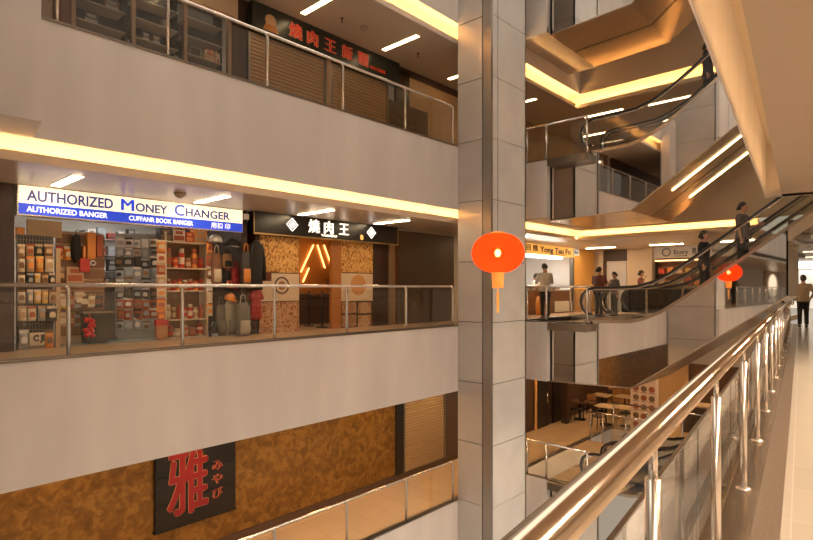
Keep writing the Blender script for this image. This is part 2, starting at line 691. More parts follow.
def escalator(dz, x0, label, nend, cut=1.97, w=1.45):
    r = root('escalator', label, 'escalator', (x0 + w / 2, 6.2, .3 + dz))
    S = lambda pts: [(n, z + dz) for n, z in pts]
    deck = esc_profile(nend)
    # truss cladding: mirrored sides, painted underside
    deck2 = []
    for p, q in zip(deck, deck[1:]):
        deck2.append(p)
        for nb in (5.26, cut):
            if p[0] > nb > q[0]:
                t = (p[0] - nb) / (p[0] - q[0])
                deck2.append((nb, p[1] + (q[1] - p[1]) * t))
    deck2.append(deck[-1])
    main = [p for p in deck2 if p[0] >= cut - .005]
    tail = [p for p in deck2 if p[0] <= cut + .005]
    topl = [(n, z - .02) for n, z in main]
    bot = [esc_bottom(p) for p in main]
    for xx in (x0, x0 + w - .03):
        MB().strip(S(topl), S(bot), 'x', xx, xx + .03).build('mirror_cladding', mirror, r)
    sb = [(n, z - .03) for n, z in bot]
    MB().strip(S(bot), S(sb), 'x', x0, x0 + w).build('soffit', trussm, r)
    if len(tail) > 1:
        tb = [(n, z - .30) for n, z in tail]
        MB().strip(S([(n, z - .02) for n, z in tail]), S(tb), 'x', x0, x0 + w).build('upper_truss', trussm, r)
    zc_ = esc_bottom((cut, 0))[1]
    MB().box(x0, x0 + w, cut, cut + .03, zc_ + dz, deck_z(deck2, cut) + dz - .03).build('upper_end_plate', trussm, r)
    MB().box(x0, x0 + w, 7.44, 7.5, -1.28 + dz, .36 + dz).build('end_plate', steel_dk, r)
    # decks (skirts)
    for xx in (x0 - .01, x0 + w - .17):
        MB().strip(S([(n, z + .03) for n, z in deck[1:]]), S([(n, z - .05) for n, z in deck[1:]]), 'x', xx, xx + .18).build('deck', mat('deck_metal', (.52, .42, .32), .25, 1), r)
    # balustrades
    rail = [(6.30, .62), (6.47, .64), (6.59, .78), (6.63, .96), (6.59, 1.14), (6.46, 1.27), (6.25, 1.325), (5.6, 1.335), (5.15, 1.36), (4.75, 1.47), (4.35, 1.68), (3.88, 2.0)]
    if nend < -1:
        rail += [(1.97, 3.38), (-.9, 5.46), (-1.3, 5.68), (-1.8, 5.76), (-2.7, 5.78)]
    else:
        rail += [(nend, 2.0 + (3.88 - nend) * .738)]
    for xx in (x0 + .07, x0 + w - .09):
        MB().tube([(xx, n, z + dz) for n, z in rail], .036, 10).build('handrail', rubber, r)
        MB().tube([(xx, n - (.045 if i < 6 else 0), z + dz - (.045 if i > 5 else .0)) for i, (n, z) in enumerate(rail)], .022, 8).build('handrail_guide', mat('guide_metal', (.50, .42, .34), .2, 1), r)
        gl = MB()
        poly = [(n, z - .03) for n, z in rail[3:]]
        base = []
        for n, z in poly:
            zz = None
            for p, q in zip(deck, deck[1:]):
                if p[0] >= n >= q[0]:
                    zz = p[1] + (q[1] - p[1]) * (p[0] - n) / (p[0] - q[0])
            base.append((n, (zz if zz is not None else deck[-1][1])))
        gl.strip(S(poly), S(base), 'x', xx - .006, xx + .006)
        gl.build('glass_balustrade', clear, r)
    # steps
    st = None
    n = 5.6
    k = 0
    while n > max(nend, -1.9) + .4:
        zz = .36 if n > 4.9 else min(4.85, .30 + max(0, (4.9 - n)) * SL)
        if st is None:
            mb = MB().box(x0 + .2, x0 + w - .2, 0, .405, -.30, 0)
            for j in range(9):
                mb.box(x0 + .2, x0 + w - .2, .02 + j * .042, .04 + j * .042, 0, .008)
            mb.xf(Matrix.Translation((-(x0 + w / 2), -6.2, -.3 - dz)))
            st = mb.build('step', steel_dk, r, local=True)
            st0 = st
            RM[st.name] = RM[r.name]
        else:
            st = st0.copy()
            SC.collection.objects.link(st)
        if n - .4 < cut + .1:
            st.scale = (1, 1, .3)
        st.location = (0, n - .4, zz - .06 - (.14 if n < 4.7 else 0) + dz)
        n -= .4
    MB().box(x0 + .18, x0 + w - .18, 5.6, 6.4, .30 + dz, .37 + dz).build('comb_plate', steel, r)
    return r


ESC = [('lower', -4.42, 2.45), ('mid', 0.0, -2.6), ('upper', 4.5, -2.6)]
for lv, dz, ne in ESC:
    escalator(dz, 14.0, 'mirror-clad escalator rising from the %s level, the nearer of its pair' % lv, ne, max(ne, 1.97))
    escalator(dz, 15.52, 'escalator rising from the %s level, the farther of its pair' % lv, ne, max(ne, 2.3))
# topmost pair: its lower end and underside show
escalator(9.73, 14.0, 'topmost escalator at the picture top, the nearer of its pair', 2.4, 2.4)
escalator(9.73, 15.52, 'topmost escalator at the picture top, the farther of its pair', 2.4, 2.4)

# glowing strips along the bright streaks under the upper escalator truss
for i, xx in enumerate((14.75, 16.2)):
    rr = root('soffit_streak', 'slim glowing streak on the underside of the upper escalators, %s one' % ('left', 'right')[i], 'light', (xx, 3.6, 4.4))
    pz = lambda n: 3.3 + (5.26 - n) * .718 - .04
    MB().prism([(4.5, pz(4.5)), (2.6, pz(2.6)), (2.6, pz(2.6) - .02), (4.5, pz(4.5) - .02)], 'x', xx - .03, xx + .03).build('diffuser', strip_m, rr)
    MB().prism([(4.55, pz(4.55) + .012), (2.55, pz(2.55) + .012), (2.55, pz(2.55) - .002), (4.55, pz(4.55) - .002)], 'x', xx - .05, xx + .05).build('frame', steel, rr)


# landing railings and nosing plates
for lv in ('lower', 'mid', 'upper'):
    zf, b0, b1, zc = LEV[lv]
    x = XE + .07
    r = root('landing_railing', 'short steel and glass railing beside the escalator newel on the %s landing' % lv, 'railing', (x, 7.3, b1))
    ys = [8.16, 7.55, 6.36]
    for y in ys:
        MB().tube([(x, y, b1 - .04), (x, y, b1 + .98)], .032, 10).build('post', steel, r)
    MB().tube([(x, 8.3, b1 + .95), (x, 8.16, b1 + 1.0), (x, 6.36, b1 + 1.0)], .03, 10).build('top_rail', steel, r)
    for a, b in ((8.12, 7.59), (7.51, 6.40)):
        MB().box(x - .006, x + .006, b, a, b1 + .03, b1 + .92).build('glass_panel', clear, r)
    MB().box(x - .04, x + .05, 6.3, 8.3, b1 - .01, b1 + .03).build('base_channel', steel_dk, r)
    trim(MB().box(XE - .12, XE + .2, 6.3, 7.42, b1 - .2, b1 + .0), mat('nosing_bronze', (.28, .22, .16), .3, .8))

# railings at the void edge beyond the escalators
for lv in ('lower', 'mid', 'upper'):
    zf, b0, b1, zc = LEV[lv]
    xe = XEND[lv] + .05
    r = root('far_railing', 'glass railing across the far end of the void, %s level, behind the escalators' % lv, 'railing', (xe, 6, b1))
    MB().tube([(xe, 3.4, b1 + 1.0), (xe, 8.4, b1 + 1.0)], .028, 8).build('top_rail', steel, r)
    for k in range(5):
        y = 3.5 + k * 1.22
        MB().tube([(xe, y, b1), (xe, y, b1 + 1.0)], .026, 8).build('post', steel, r)
        if k < 4:
            MB().box(xe - .006, xe + .006, y + .04, y + 1.18, b1 + .05, b1 + .92).build('glass_panel', clear, r)
    r = root('void_railing', 'glass railing on the gallery edge just beyond the escalator landing, %s level' % lv, 'railing', (18.8, YR, b1))
    if lv == 'lower':
        r.location = (18.45, 6.9, b1)
        RM[r.name] = Matrix.Translation(r.location)
        MB().tube([(18.45, 8.4, b1 + 1.0), (18.45, 6.3, b1 + 1.0)], .028, 8).build('top_rail', steel, r)
        for y in (8.35, 7.9, 7.1, 6.35):
            MB().tube([(18.45, y, b1 - .03), (18.45, y, b1 + 1.0)], .026, 8).build('post', steel, r)
        for ya, yb in ((7.86, 7.14), (7.06, 6.39)):
            MB().box(18.444, 18.456, yb, ya, b1 + .05, b1 + .92).build('glass_panel', clear, r)
    elif lv == 'mid':
        MB().tube([(17.2, YR, b1 + 1.0), (20.4, YR, b1 + 1.0)], .028, 8).build('top_rail', steel, r)
        for k in range(3):
            x = 17.25 + k * 1.55
            MB().tube([(x, YR, b1), (x, YR, b1 + 1.0)], .026, 8).build('post', steel, r)
            if k < 2:
                MB().box(x + .04, x + 1.5, YR - .006, YR + .006, b1 + .05, b1 + .92).build('glass_panel', clear, r)
    else:
        bpy.data.objects.remove(r)

# ---------------------------------------------------------------- viewer's side: walkway
def wbox(u0, u1, v0, v1, z0, z1):
    return MB().box(u0, u1, v0, v1, z0, z1).xf(RW)


def wbuild(mb, name, m):
    """mb in walkway coordinates; the object is turned instead of its mesh so the tiles follow it"""
    o = mb.build(name, m)
    o.rotation_euler = (0, 0, D2)
    o.location = RW @ o.location
    RM[o.name] = Matrix.Translation(o.location) @ RW
    return struct(o)


wbuild(MB().box(-8, 48, -6, .09, -.2, 0), 'floor', floor_r)
wbuild(MB().box(-8, 24.5, .09, .216, -.2, .002), 'trim_60', granite)
wbuild(MB().box(-8, 24.5, .216, .43, -.2, .02), 'trim_61', kerb_m)
wbuild(MB().box(-8, 24.5, .43, .47, -1.35, .03), 'trim_62', plaster)
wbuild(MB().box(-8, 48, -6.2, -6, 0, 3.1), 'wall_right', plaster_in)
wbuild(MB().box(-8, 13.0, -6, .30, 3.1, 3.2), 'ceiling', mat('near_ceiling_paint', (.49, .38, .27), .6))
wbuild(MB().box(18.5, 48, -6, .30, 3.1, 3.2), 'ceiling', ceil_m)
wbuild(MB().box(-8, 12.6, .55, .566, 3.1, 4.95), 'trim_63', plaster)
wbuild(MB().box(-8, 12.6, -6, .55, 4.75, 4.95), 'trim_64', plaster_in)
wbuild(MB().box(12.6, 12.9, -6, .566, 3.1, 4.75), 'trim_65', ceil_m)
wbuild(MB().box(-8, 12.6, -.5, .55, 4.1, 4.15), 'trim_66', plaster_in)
wbuild(MB().box(-8.2, -8, -6, .74, 0, 4.9), 'wall_back', plaster_in)
wbuild(MB().box(48, 48.2, -8, 4, 0, 3.2), 'wall_end', mat('end_wall', (.55, .42, .28), .6))
wbuild(MB().box(-8, 12.6, .50, .566, 4.95, 13.4), 'wall_right', plaster)
cl = MB().box(-7.5, 12.4, -.25, -.23, 3.21, 3.45).xf(RW)
tag(cl.build('cove_light', glow2), 'warm cove light over the near walkway, washing the fascia at upper right', 'cove light')

# near guard rail
rr = root('guard_rail', 'near guard rail with fat polished handrail and round posts at lower right', 'railing', W(6, .31, 0), D2)
HR = .962


def wmb():
    return MB()


def wadd(mb, name, m, parent=rr):
    return mb.xf(RW).build(name, m, parent)


wadd(MB().tube([(-1.5, .30, HR), (24, .30, HR)], .034, 24), 'handrail', steel_pol)
PU = [.2, 1.47, 2.72] + [4.13 + 1.37 * k for k in range(14)]
post_src = None
for u in PU:
    po = wadd(MB().tube([(u, .30, .02), (u, .30, .845)], .0195, 16), 'post', steel)
    wadd(MB().tube([(u, .30, .845), (u, .30, HR - .02)], .011, 10), 'stem', steel, po)
    wadd(MB().lathe([(.045, .02), (.045, .032), (.025, .04)], (u, .30, 0), 16), 'base_flange', steel, po)
for a, b in zip(PU, PU[1:]):
    wadd(MB().box(a + .035, b - .02, .372, .384, .05, .70), 'glass_panel', smoky)
wadd(MB().box(PU[0], PU[-1], .371, .385, .70, .708), 'glass_top_trim', mat('trim_bronze', (.10, .07, .05), .3, .8))

# ---------------------------------------------------------------- ceiling strip lights
low_m = mat('low_diffuser', (1, .82, .55), .5, emit=48, ecol=(1.0, .62, .28))


def strip_light(c, length, along, label, w=.13, group=None, dm=None):
    r = root('ceiling_light', label, 'ceiling light', c)
    dx, dy = (w / 2, length / 2) if along == 'y' else (length / 2, w / 2)
    MB().box(c[0] - dx, c[0] + dx, c[1] - dy, c[1] + dy, c[2] - .018, c[2] - .006).build('diffuser', dm or strip_m, r)
    MB().box(c[0] - dx - .02, c[0] + dx + .02, c[1] - dy - .02, c[1] + dy + .02, c[2] - .01, c[2]).build('frame', steel, r)
    return r


mid_m = mat('mid_diffuser', (1, .85, .6), .5, emit=24, ecol=(1.0, .74, .44))
far_m = mat('far_diffuser', (1, .85, .6), .5, emit=34, ecol=(1.0, .70, .36))
NAMES_MID = ['above the AUTHORIZED lettering', 'above the CHANGER lettering', 'above the black grill shop sign', 'above the dark wall by the column']
for i, x in enumerate((2.65, 5.06, 7.5, 9.9)):
    strip_light((x, 9.72, 3.0), 1.15, 'y', 'slim ceiling strip light on the mid gallery ' + NAMES_MID[i], dm=mid_m)
for i, x in enumerate((-12, -7, -2.2)):
    strip_light((x, 9.0, 3.0), 1.15, 'y', 'mid gallery strip light behind the viewer, %s from the rear, mirrored only' % ORD[i])
for i, x in enumerate((5.0, 7.55, 10.15, 12.9)):
    strip_light((x, 9.65, 7.6), 1.2, 'y', 'slim ceiling strip light on the upper gallery, %s from the left' % ORD[i])
for i, x in enumerate((2.6, 5.0, 7.5, 10, 12.6)):
    strip_light((x, 9.7, -1.15), 1.2, 'y', 'strip light in the lower gallery ceiling, %s from the left' % ORD[i], dm=low_m)
FAR_UP = [(19.2, 8.2), (19.4, 6.0), (19.2, 3.6), (21.6, 9.4), (21.6, 6.9), (21.6, 4.6), (16.2, 9.9)]
for i, (x, y) in enumerate(FAR_UP):
    strip_light((x, y, 7.6), 1.4, 'y', 'strip light on the brown upper ceiling behind the escalator, %s counted from the near end' % ORD[i])
for i, (x, y) in enumerate([(22.2, 9.6), (22.2, 7.0), (22.2, 4.6), (15.6, 9.7)]):
    strip_light((x, y, 3.0), 1.2, 'y', 'strip light on the mid ceiling near the soup stall and far shops, %s of four' % ORD[i], dm=far_m)
for i, (x, y) in enumerate([(18.5, 9.6), (22.2, 9.4), (22.2, 6.5), (15.5, 9.5)]):  # unseen strips added to brighten the lower floor
    strip_light((x, y, -1.15), 1.2, 'y', 'added unseen strip light over the lower restaurant floor, %s of four' % ORD[i], dm=low_m)
for i, u in enumerate((20.5, 24, 28, 33, 39)):
    p = W(u, -1.2, 3.1)
    r = root('ceiling_light', 'strip light across the far walkway ceiling at right edge, %s in depth' % ORD[i], 'ceiling light', p, D2)
    MB().box(-.12, .12, -1.5, 1.5, -.018, -.006).build('diffuser', strip_m, r, local=True)
    MB().box(-.15, .15, -1.53, 1.53, -.01, 0).build('frame', steel, r, local=True)
walk_fill_m = mat('fill_diffuser', (1, .85, .6), .5, emit=108, ecol=(1.0, .76, .55))  # unseen fill panels, added to light the mid band across the atrium
for i, u in enumerate((-6, -3.2, -.4, 2.4, 5.2, 8, 10.8)):
    p = W(u, -1.9, 3.1)
    r = root('ceiling_light', 'added unseen panel light over the near walkway, %s of seven' % ORD[i], 'ceiling light', p, D2)
    MB().box(-.6, .6, -.15, .15, -.018, -.006).build('diffuser', walk_fill_m, r, local=True)
    MB().box(-.63, .63, -.18, .18, -.01, 0).build('frame', steel, r, local=True)
# storey below the walkway
wbuild(MB().box(-8, 12.5, -6, .43, -4.3, -4.1), 'floor', floor_r)
wbuild(MB().box(-8, 12.5, -6, .43, -1.2, -1.1), 'ceiling', ceil_m)
wbuild(MB().box(-8, 12.5, -6.2, -6, -4.1, -1.1), 'wall_right', plaster_in)
wbuild(MB().box(-8, 12.5, .43, .47, -5.6, -4.0), 'trim_67', plaster)
for i, u in enumerate((-6, -3, 0, 3, 6, 9, 12)):  # unseen panels added to light the lower bands and gold wall
    p = W(u, -.9, -1.2)
    r = root('ceiling_light', 'added unseen panel light on the storey below the near walkway, %s of seven' % ORD[i], 'ceiling light', p, D2)
    MB().box(-.6, .6, -.15, .15, -.018, -.006).build('diffuser', walk_fill_m, r, local=True)
    MB().box(-.63, .63, -.18, .18, -.01, 0).build('frame', steel, r, local=True)

# smoke detectors and sprinklers
for i, (px, py, z) in enumerate([(180, 193, 3.0), (364, 27, 7.6)]):
    p = onZ(px, py, z)
    r = root('smoke_detector', ['round smoke detector on the mid ceiling above the money changer sign', 'round smoke detector on the upper gallery ceiling'][i], 'detector', p)
    MB().lathe([(.10, 0), (.10, -.03), (.06, -.07), (.03, -.09)], p, 14).build('housing', mat('detector', (.35, .28, .2), .5), r)
for i, (px, py) in enumerate([(342, 18), (418, 53)]):
    p = onZ(px, py, 7.6)
    tag(MB().lathe([(.035, 0), (.035, -.02), (.012, -.03), (.012, -.09), (.03, -.1)], p, 10).build('sprinkler', mat('sprinkler', (.1, .07, .04), .4, .7)),
        'small sprinkler head on the upper ceiling, %s' % ['left of the strip light', 'right of the strip light'][i], 'sprinkler')

#@@SHOPS
# ================================================================ people
def remesh(mb, voxel, smooth=4):
    me = mb.mesh('tmp', [])
    o = link(bpy.data.objects.new('tmp', me))
    m = o.modifiers.new('r', 'REMESH')
    m.mode = 'VOXEL'
    m.voxel_size = voxel
    m.use_smooth_shade = True
    sm = o.modifiers.new('s', 'SMOOTH')
    sm.iterations = smooth
    sm.factor = .5
    dg = bpy.context.evaluated_depsgraph_get()
    dg.update()
    out = bpy.data.meshes.new_from_object(o.evaluated_get(dg))
    r = MB()
    r.add([tuple(v.co) for v in out.vertices], [tuple(p.vertices) for p in out.polygons], 0, True)
    bpy.data.objects.remove(o)
    bpy.data.meshes.remove(me)
    bpy.data.meshes.remove(out)
    return r


skin = mat('skin', (.46, .25, .15), .55)
hair_m = mat('black_hair', (.018, .012, .009), .5)


def person(label, loc, rz, h, shirt, trousers, armR, armL, stride=0.0, lean=0.0, nod=0.0, sleeve='short', hairlen=0, stout=1.0, cap=None, turn=0.0):
    """armR / armL: (elbow, wrist) offsets from the shoulder; facing +x"""
    k = h / 1.72
    r = root('person', label, 'person', loc, rz)

    def L(p):                      # lean of the trunk about the hip
        x, y, z = p
        if z > .9:
            d = z - .9
            return Vector((x + d * sin(lean), y, .9 + d * cos(lean)))
        return Vector(p)
    b = MB()
    trunk = [(0, 0, .80, .10, .155), (0, 0, .90, .115, .17), (0, 0, 1.02, .10, .145), (.0, 0, 1.15, .108, .155), (0, 0, 1.30, .118, .175), (0, 0, 1.39, .10, .165), (-.005, 0, 1.44, .065, .09), (0, 0, 1.50, .052, .055)]

    def rings(mb, rows, grow):
        mb2 = MB().rings([(cx, cy, z, rx * stout + grow, ry * stout + grow) for cx, cy, z, rx, ry in rows])
        mb2.v = [L(tuple(p)) for p in mb2.v]
        mb.add([tuple(p) for p in mb2.v], mb2.f, 0, True)
    rings(b, trunk, -.012)
    hc = L((.015, 0, 1.60))
    Mh = Matrix.Translation(hc) @ Matrix.Rotation(turn, 4, 'Z') @ Matrix.Rotation(lean * .4 + nod, 4, 'Y')
    hd = MB().ball((0, 0, .015), .096, .078, .112, 16, 11)
    hd.ball((.028, 0, -.055), .062, .056, .062, 12, 8)               # jaw
    hd.tube([(.085, 0, .02), (.112, 0, -.022)], [.010, .017], 8)     # nose
    for sg in (-1, 1):
        hd.ball((-.005, sg * .080, -.005), .020, .010, .032, 8, 6)   # ear
    hd.tube([(-.01, 0, -.05), (-.02, 0, -.17)], [.05, .055], 10)
    hd.tube([(.083, -.025, -.058), (.090, 0, -.058), (.083, .025, -.058)], .010, 6)  # lips
    hd.xf(Mh)
    b.add([tuple(p) for p in hd.v], hd.f, 0, True)
    legs = {}
    for sg in (-1, 1):
        st = stride * sg
        hip, knee, ank = Vector((0, sg * .085, .86)), Vector((.02 + st * .55 + abs(st) * .06, sg * .09, .47)), Vector((st - (.02 if st < 0 else 0), sg * .095, .075 + (.03 if st < 0 else 0)))
        legs[sg] = (hip, knee, ank)
        b.tube([hip, (hip + knee) / 2, knee, (knee * .6 + ank * .4), ank], [.082, .072, .052, .052, .036], 10)
        b.tube([ank + Vector((-.05, 0, -.035)), ank + Vector((.04, 0, -.035)), ank + Vector((.15, 0, -.055))], [.034, .036, .022], 8)
    arms = {}
    for sg, (e, w) in ((-1, armR), (1, armL)):
        sh = L((0, sg * .185 * stout, 1.385))
        el, wr = sh + Vector(e), sh + Vector(w)
        arms[sg] = (sh, el, wr)
        b.tube([L((0, sg * .10, 1.39)), sh, (sh + el) / 2, el, (el + wr) / 2, wr], [.05, .052, .046, .038, .036, .025], 10)
        d = (wr - el).normalized()
        b.tube([wr, wr + d * .05, wr + d * .095], [.026, .038, .030], 10, flat=.55)
    body = remesh(b, .016)
    # fingers
    for sg in (-1, 1):
        sh, el, wr = arms[sg]
        d = (wr - el).normalized()
        side = d.cross(Vector((0, 1, 0)))
        if side.length < .2:
            side = Vector((0, 0, 1))
        side.normalize()
        inn = d.cross(side).normalized() * (-sg)
        for j, ln in enumerate((.062, .075, .080, .070)):
            p0 = wr + d * .08 + side * (.028 - j * .018)
            p1 = p0 + d * ln * .55
            p2 = p1 + d * ln * .35 + inn * .025
            body.tube([p0, p1, p2], [.009, .0085, .007], 6)
        p0 = wr + d * .03 + side * .03
        body.tube([p0, p0 + d * .03 + side * .025, p0 + d * .062 + side * .032 + inn * .012], [.011, .010, .008], 6)
    S = Matrix.Scale(k, 4)
    bd = body.xf(S).build('body', skin, r, local=True)
    # shirt
    t = MB()
    rings(t, [(0, 0, .84, .128, .178)] + trunk[1:6] + [(-.005, 0, 1.435, .07, .11)], .014)
    for sg in (-1, 1):
        sh, el, wr = arms[sg]
        end = wr - (wr - el) * .06 if sleeve == 'long' else el + (sh - el) * .12
        pts = [L((0, sg * .09, 1.38)), sh, (sh + el) / 2, el, end] if sleeve == 'long' else [L((0, sg * .09, 1.38)), sh, (sh + el) / 2, end]
        rad = [.062, .068, .062, .055, .042] if sleeve == 'long' else [.062, .068, .064, .062]
        t.tube(pts, rad, 10)
    remesh(t, .018, 3).xf(S).build('shirt', shirt, r, local=True)
    # trousers
    t = MB()
    t.rings([(0, 0, .78, .125 * stout, .165 * stout), (0, 0, .88, .128 * stout, .178 * stout), (0, 0, .95, .118 * stout, .165 * stout)])
    for sg in (-1, 1):
        hip, knee, ank = legs[sg]
        t.tube([hip, (hip + knee) / 2, knee, (knee + ank) / 2, ank + Vector((0, 0, .0))], [.100, .088, .070, .066, .060], 10)
    remesh(t, .018, 3).xf(S).build('trousers', trousers, r, local=True)
    for sg in (-1, 1):
        a = legs[sg][2]
        MB().tube([a + Vector((-.075, 0, -.045)), a + Vector((.0, 0, -.035)), a + Vector((.10, 0, -.048)), a + Vector((.175, 0, -.058))], [.034, .046, .042, .020], 10, flat=.75).xf(S).build('shoe', blackmat, r, local=True)
    hm = MB()
    prof = [(sin(pi * i / 8) * 1.0 if i else .001, cos(pi * i / 8)) for i in range(0, 7)]
    cap_mb = MB().lathe([(max(.001, a) * .104, z * .120) for a, z in prof][::-1], (-.014, 0, .024), 14, 0, 1.0, .86)
    cap_mb.v = [p + Vector((-(max(0, .05 - p.z)) * .55, 0, 0)) for p in cap_mb.v]
    if hairlen:
        cap_mb.rings([(-.045, 0, -.03 - hairlen, .05, .075), (-.04, 0, -.02, .075, .088), (-.02, 0, .03, .09, .09)], 12)
    cap_mb.xf(Mh).xf(S).build('hair', hair_m, r, local=True)
    if cap:
        MB().lathe([(.106, .045), (.106, .075), (.09, .12), (.04, .145), (.001, .15)], (-.008, 0, 0), 14, 0, 1, .88).tube([(.07, 0, .058), (.17, 0, .045)], [.075, .05], 10, flat=.12).xf(Mh).xf(S).build('cap', cap, r, local=True)
    for sg in (-1, 1):
        MB().ball((.083, sg * .031, .022), .010, .012, .008, 8, 6).xf(Mh).xf(S).build('eye', black, bd, local=True)
    return r


HANG = ((-.01, -.05, -.28), (.04, -.06, -.53))
HANGL = ((-.01, .05, -.28), (.04, .06, -.53))
HOLD = ((.04, -.07, -.27), (.27, .02, -.22))
HOLDL = ((.04, .07, -.27), (.27, -.02, -.22))
cl_dark = mat('cloth_charcoal', (.022, .018, .017), .8)
cl_black = mat('cloth_black', (.012, .010, .010), .8)
cl_grey = mat('cloth_pale_grey', (.45, .43, .40), .8)
cl_olive = mat('cloth_grey_olive', (.13, .11, .085), .8)
cl_rust = mat('cloth_rust', (.13, .045, .03), .8)
cl_khaki = mat('cloth_khaki', (.36, .27, .19), .8)
cl_brown = mat('cloth_brown_grey', (.11, .085, .065), .8)
cl_red = mat('cloth_faded_red', (.22, .06, .05), .8)


def toward(loc, tgt):
    return atan2(tgt[1] - loc[1], tgt[0] - loc[0])


person('man in pale grey shirt bowing his head at the soup stall counter', (16.75, 9.15, .30), radians(55), 1.84, cl_grey, cl_black, HOLD, HOLDL, nod=.45, lean=.08, sleeve='long', stout=1.05)
person('stocky man in rust-coloured shirt standing behind the escalator handrail', (19.3, 8.72, .30), radians(-20), 1.76, cl_rust, cl_dark, HOLD, HOLDL, stout=1.25, nod=.2)
person('man in grey-olive shirt beside the man in the rust shirt', (19.6, 8.05 + .62, .30), radians(150), 1.60, cl_olive, cl_dark, HOLD, HANGL, nod=.3)
for nm, px, dist in (('person.001', 599, 20.6), ('person.002', 614.5, 21.4)):
    bpy.data.objects[nm].location = (dist * cos(phi(px)), dist * sin(phi(px)), .30)
person('person in a dark cap and faded red top raising a hand, before the cream wall', (22.4, 0, .30), radians(-75), 1.70, cl_red, cl_dark, ((.05, -.12, -.22), (.16, -.10, .02)), HANGL, cap=blackmat)
p_ = onX(641, 300, 22.2)
bpy.data.objects['person.003'].location = (22.2, p_.y, .30)


def on_step(px, x):
    n = x * tan(phi(px))
    return n, (.30 + (4.9 - n) * SL)


n, z = on_step(704, 14.72)
person('long-haired person in black riding lower on the mid escalator', (14.72, n, z - .14 + .06), radians(-90), 1.66, cl_black, cl_black, HANG, HANGL, hairlen=.06, stride=.05, sleeve='long', stout=1.1)
n, z = on_step(742.5, 14.72)
person('balding man in brown-grey shirt riding higher on the mid escalator', (14.72, n, z - .14 + .06), radians(-95), 1.66, cl_brown, cl_black, HANG, HOLDL, stride=.05, stout=1.15)
n, z = on_step(708, 14.72)
person('dark-clothed person on the upper escalator, half hidden by the fascia', (14.72, n, z + 4.5 - .14 + .06), radians(-90), 1.7, cl_black, cl_black, HANG, HANGL, stride=.05, sleeve='long')
q = W(23.0, -.06, 0)
person('man in khaki shirt and black trousers seen from behind on the walkway', (q.x, q.y, 0), D2 + radians(10), 1.76, cl_khaki, cl_black, ((-.03, -.09, -.26), (.16, -.05, -.42)), HANGL, sleeve='long', stout=1.08)
q = W(30.5, .62, 0)
person('person in pale top far down the walkway, left of the khaki man', (q.x, q.y, 0), pi, 1.62, cl_grey, cl_dark, HOLD, HANGL)
q = W(34, -.75, 0)
person('distant person in white by the bright shop at the right edge', (q.x, q.y, 0), pi, 1.65, mat('cloth_white', (.7, .66, .6), .8), cl_khaki, HANG, HANGL)
person('dark-clothed person mirrored under the small reflected lantern', (-10.5, 8.2, .30), radians(-60), 1.75, cl_black, cl_black, HOLD, HOLDL, sleeve='long')

# ================================================================ red lantern
lc = Vector((7.0, 4.62, 1.85))
red_l = mat('lantern_silk', (.85, .06, .012), .5, emit=.75, ecol=(1.0, .075, .008))
gold_l = mat('lantern_gold', (.85, .36, .07), .5, emit=.35, ecol=(1, .38, .06))
r = root('red_lantern', 'big round red silk lantern with tassel hanging before the column', 'lantern', lc)
prof = []
for i in range(25):
    t = -1.30 + 2.60 * i / 24
    prof.append((.395 * cos(t) ** .86, sin(t) / sin(1.30) * .295))
lan = MB()
n_r = 48
bb = len(lan.v)
for rr_, zz in prof:
    for kk in range(n_r):
        a = 2 * pi * kk / n_r
        q = rr_ * (1 - .012 * (kk % 2))
        lan.v.append(lc + Vector((cos(a) * q, sin(a) * q, zz)))
for i in range(len(prof) - 1):
    for kk in range(n_r):
        lan.f.append([bb + i * n_r + kk, bb + i * n_r + (kk + 1) % n_r, bb + (i + 1) * n_r + (kk + 1) % n_r, bb + (i + 1) * n_r + kk])
        lan.mi.append(0)
        lan.sm.append(True)
sil = bpy.data.materials.new('lantern_skin')
sil.use_nodes = True
nt = sil.node_tree
nt.nodes.clear()
ou = nt.nodes.new('ShaderNodeOutputMaterial')
m1 = nt.nodes.new('ShaderNodeMixShader')
m1.inputs[0].default_value = .10
a1 = nt.nodes.new('ShaderNodeAddShader')
df = nt.nodes.new('ShaderNodeBsdfTranslucent')
df.inputs[0].default_value = (.8, .05, .01, 1)
em = nt.nodes.new('ShaderNodeEmission')
em.inputs[0].default_value = (1.0, .05, .006, 1)
em.inputs[1].default_value = .30
tp = nt.nodes.new('ShaderNodeBsdfTransparent')
tp.inputs[0].default_value = (1, .45, .2, 1)
nt.links.new(df.outputs[0], a1.inputs[0])
nt.links.new(em.outputs[0], a1.inputs[1])
nt.links.new(a1.outputs[0], m1.inputs[1])
nt.links.new(tp.outputs[0], m1.inputs[2])
nt.links.new(m1.outputs[0], ou.inputs[0])
lan.build('lantern_shade', sil, r)
MB().ball(lc + Vector((0, 0, 0)), .045, .045, .055, 12, 9).build('bulb', mat('bulb_glow', (1, .8, .4), .5, emit=105, ecol=(1, .72, .3)), r)
MB().tube([lc + Vector((0, 0, .29)), lc + Vector((0, 0, .05))], .02, 8).build('bulb_holder', gold_l, r)
MB().lathe([(.10, .27), (.105, .285), (.10, .315), (.07, .32)], lc, 18).build('top_cap', gold_l, r)
MB().lathe([(.09, -.53), (.085, -.53), (.095, -.28), (.10, -.275)], lc, 20).build('gold_fringe', gold_l, r)
MB().tube([lc + Vector((0, 0, -.53)), lc + Vector((0, 0, -.58)), lc + Vector((0, 0, -.62)), lc + Vector((0, 0, -.90))], [.005, .006, .022, .016], 8).build('tassel', gold_l, r)
MB().tube([lc + Vector((0, 0, .31)), lc + Vector((0, 0, 11.3))], .004, 5).build('hanging_wire', blackmat, r)

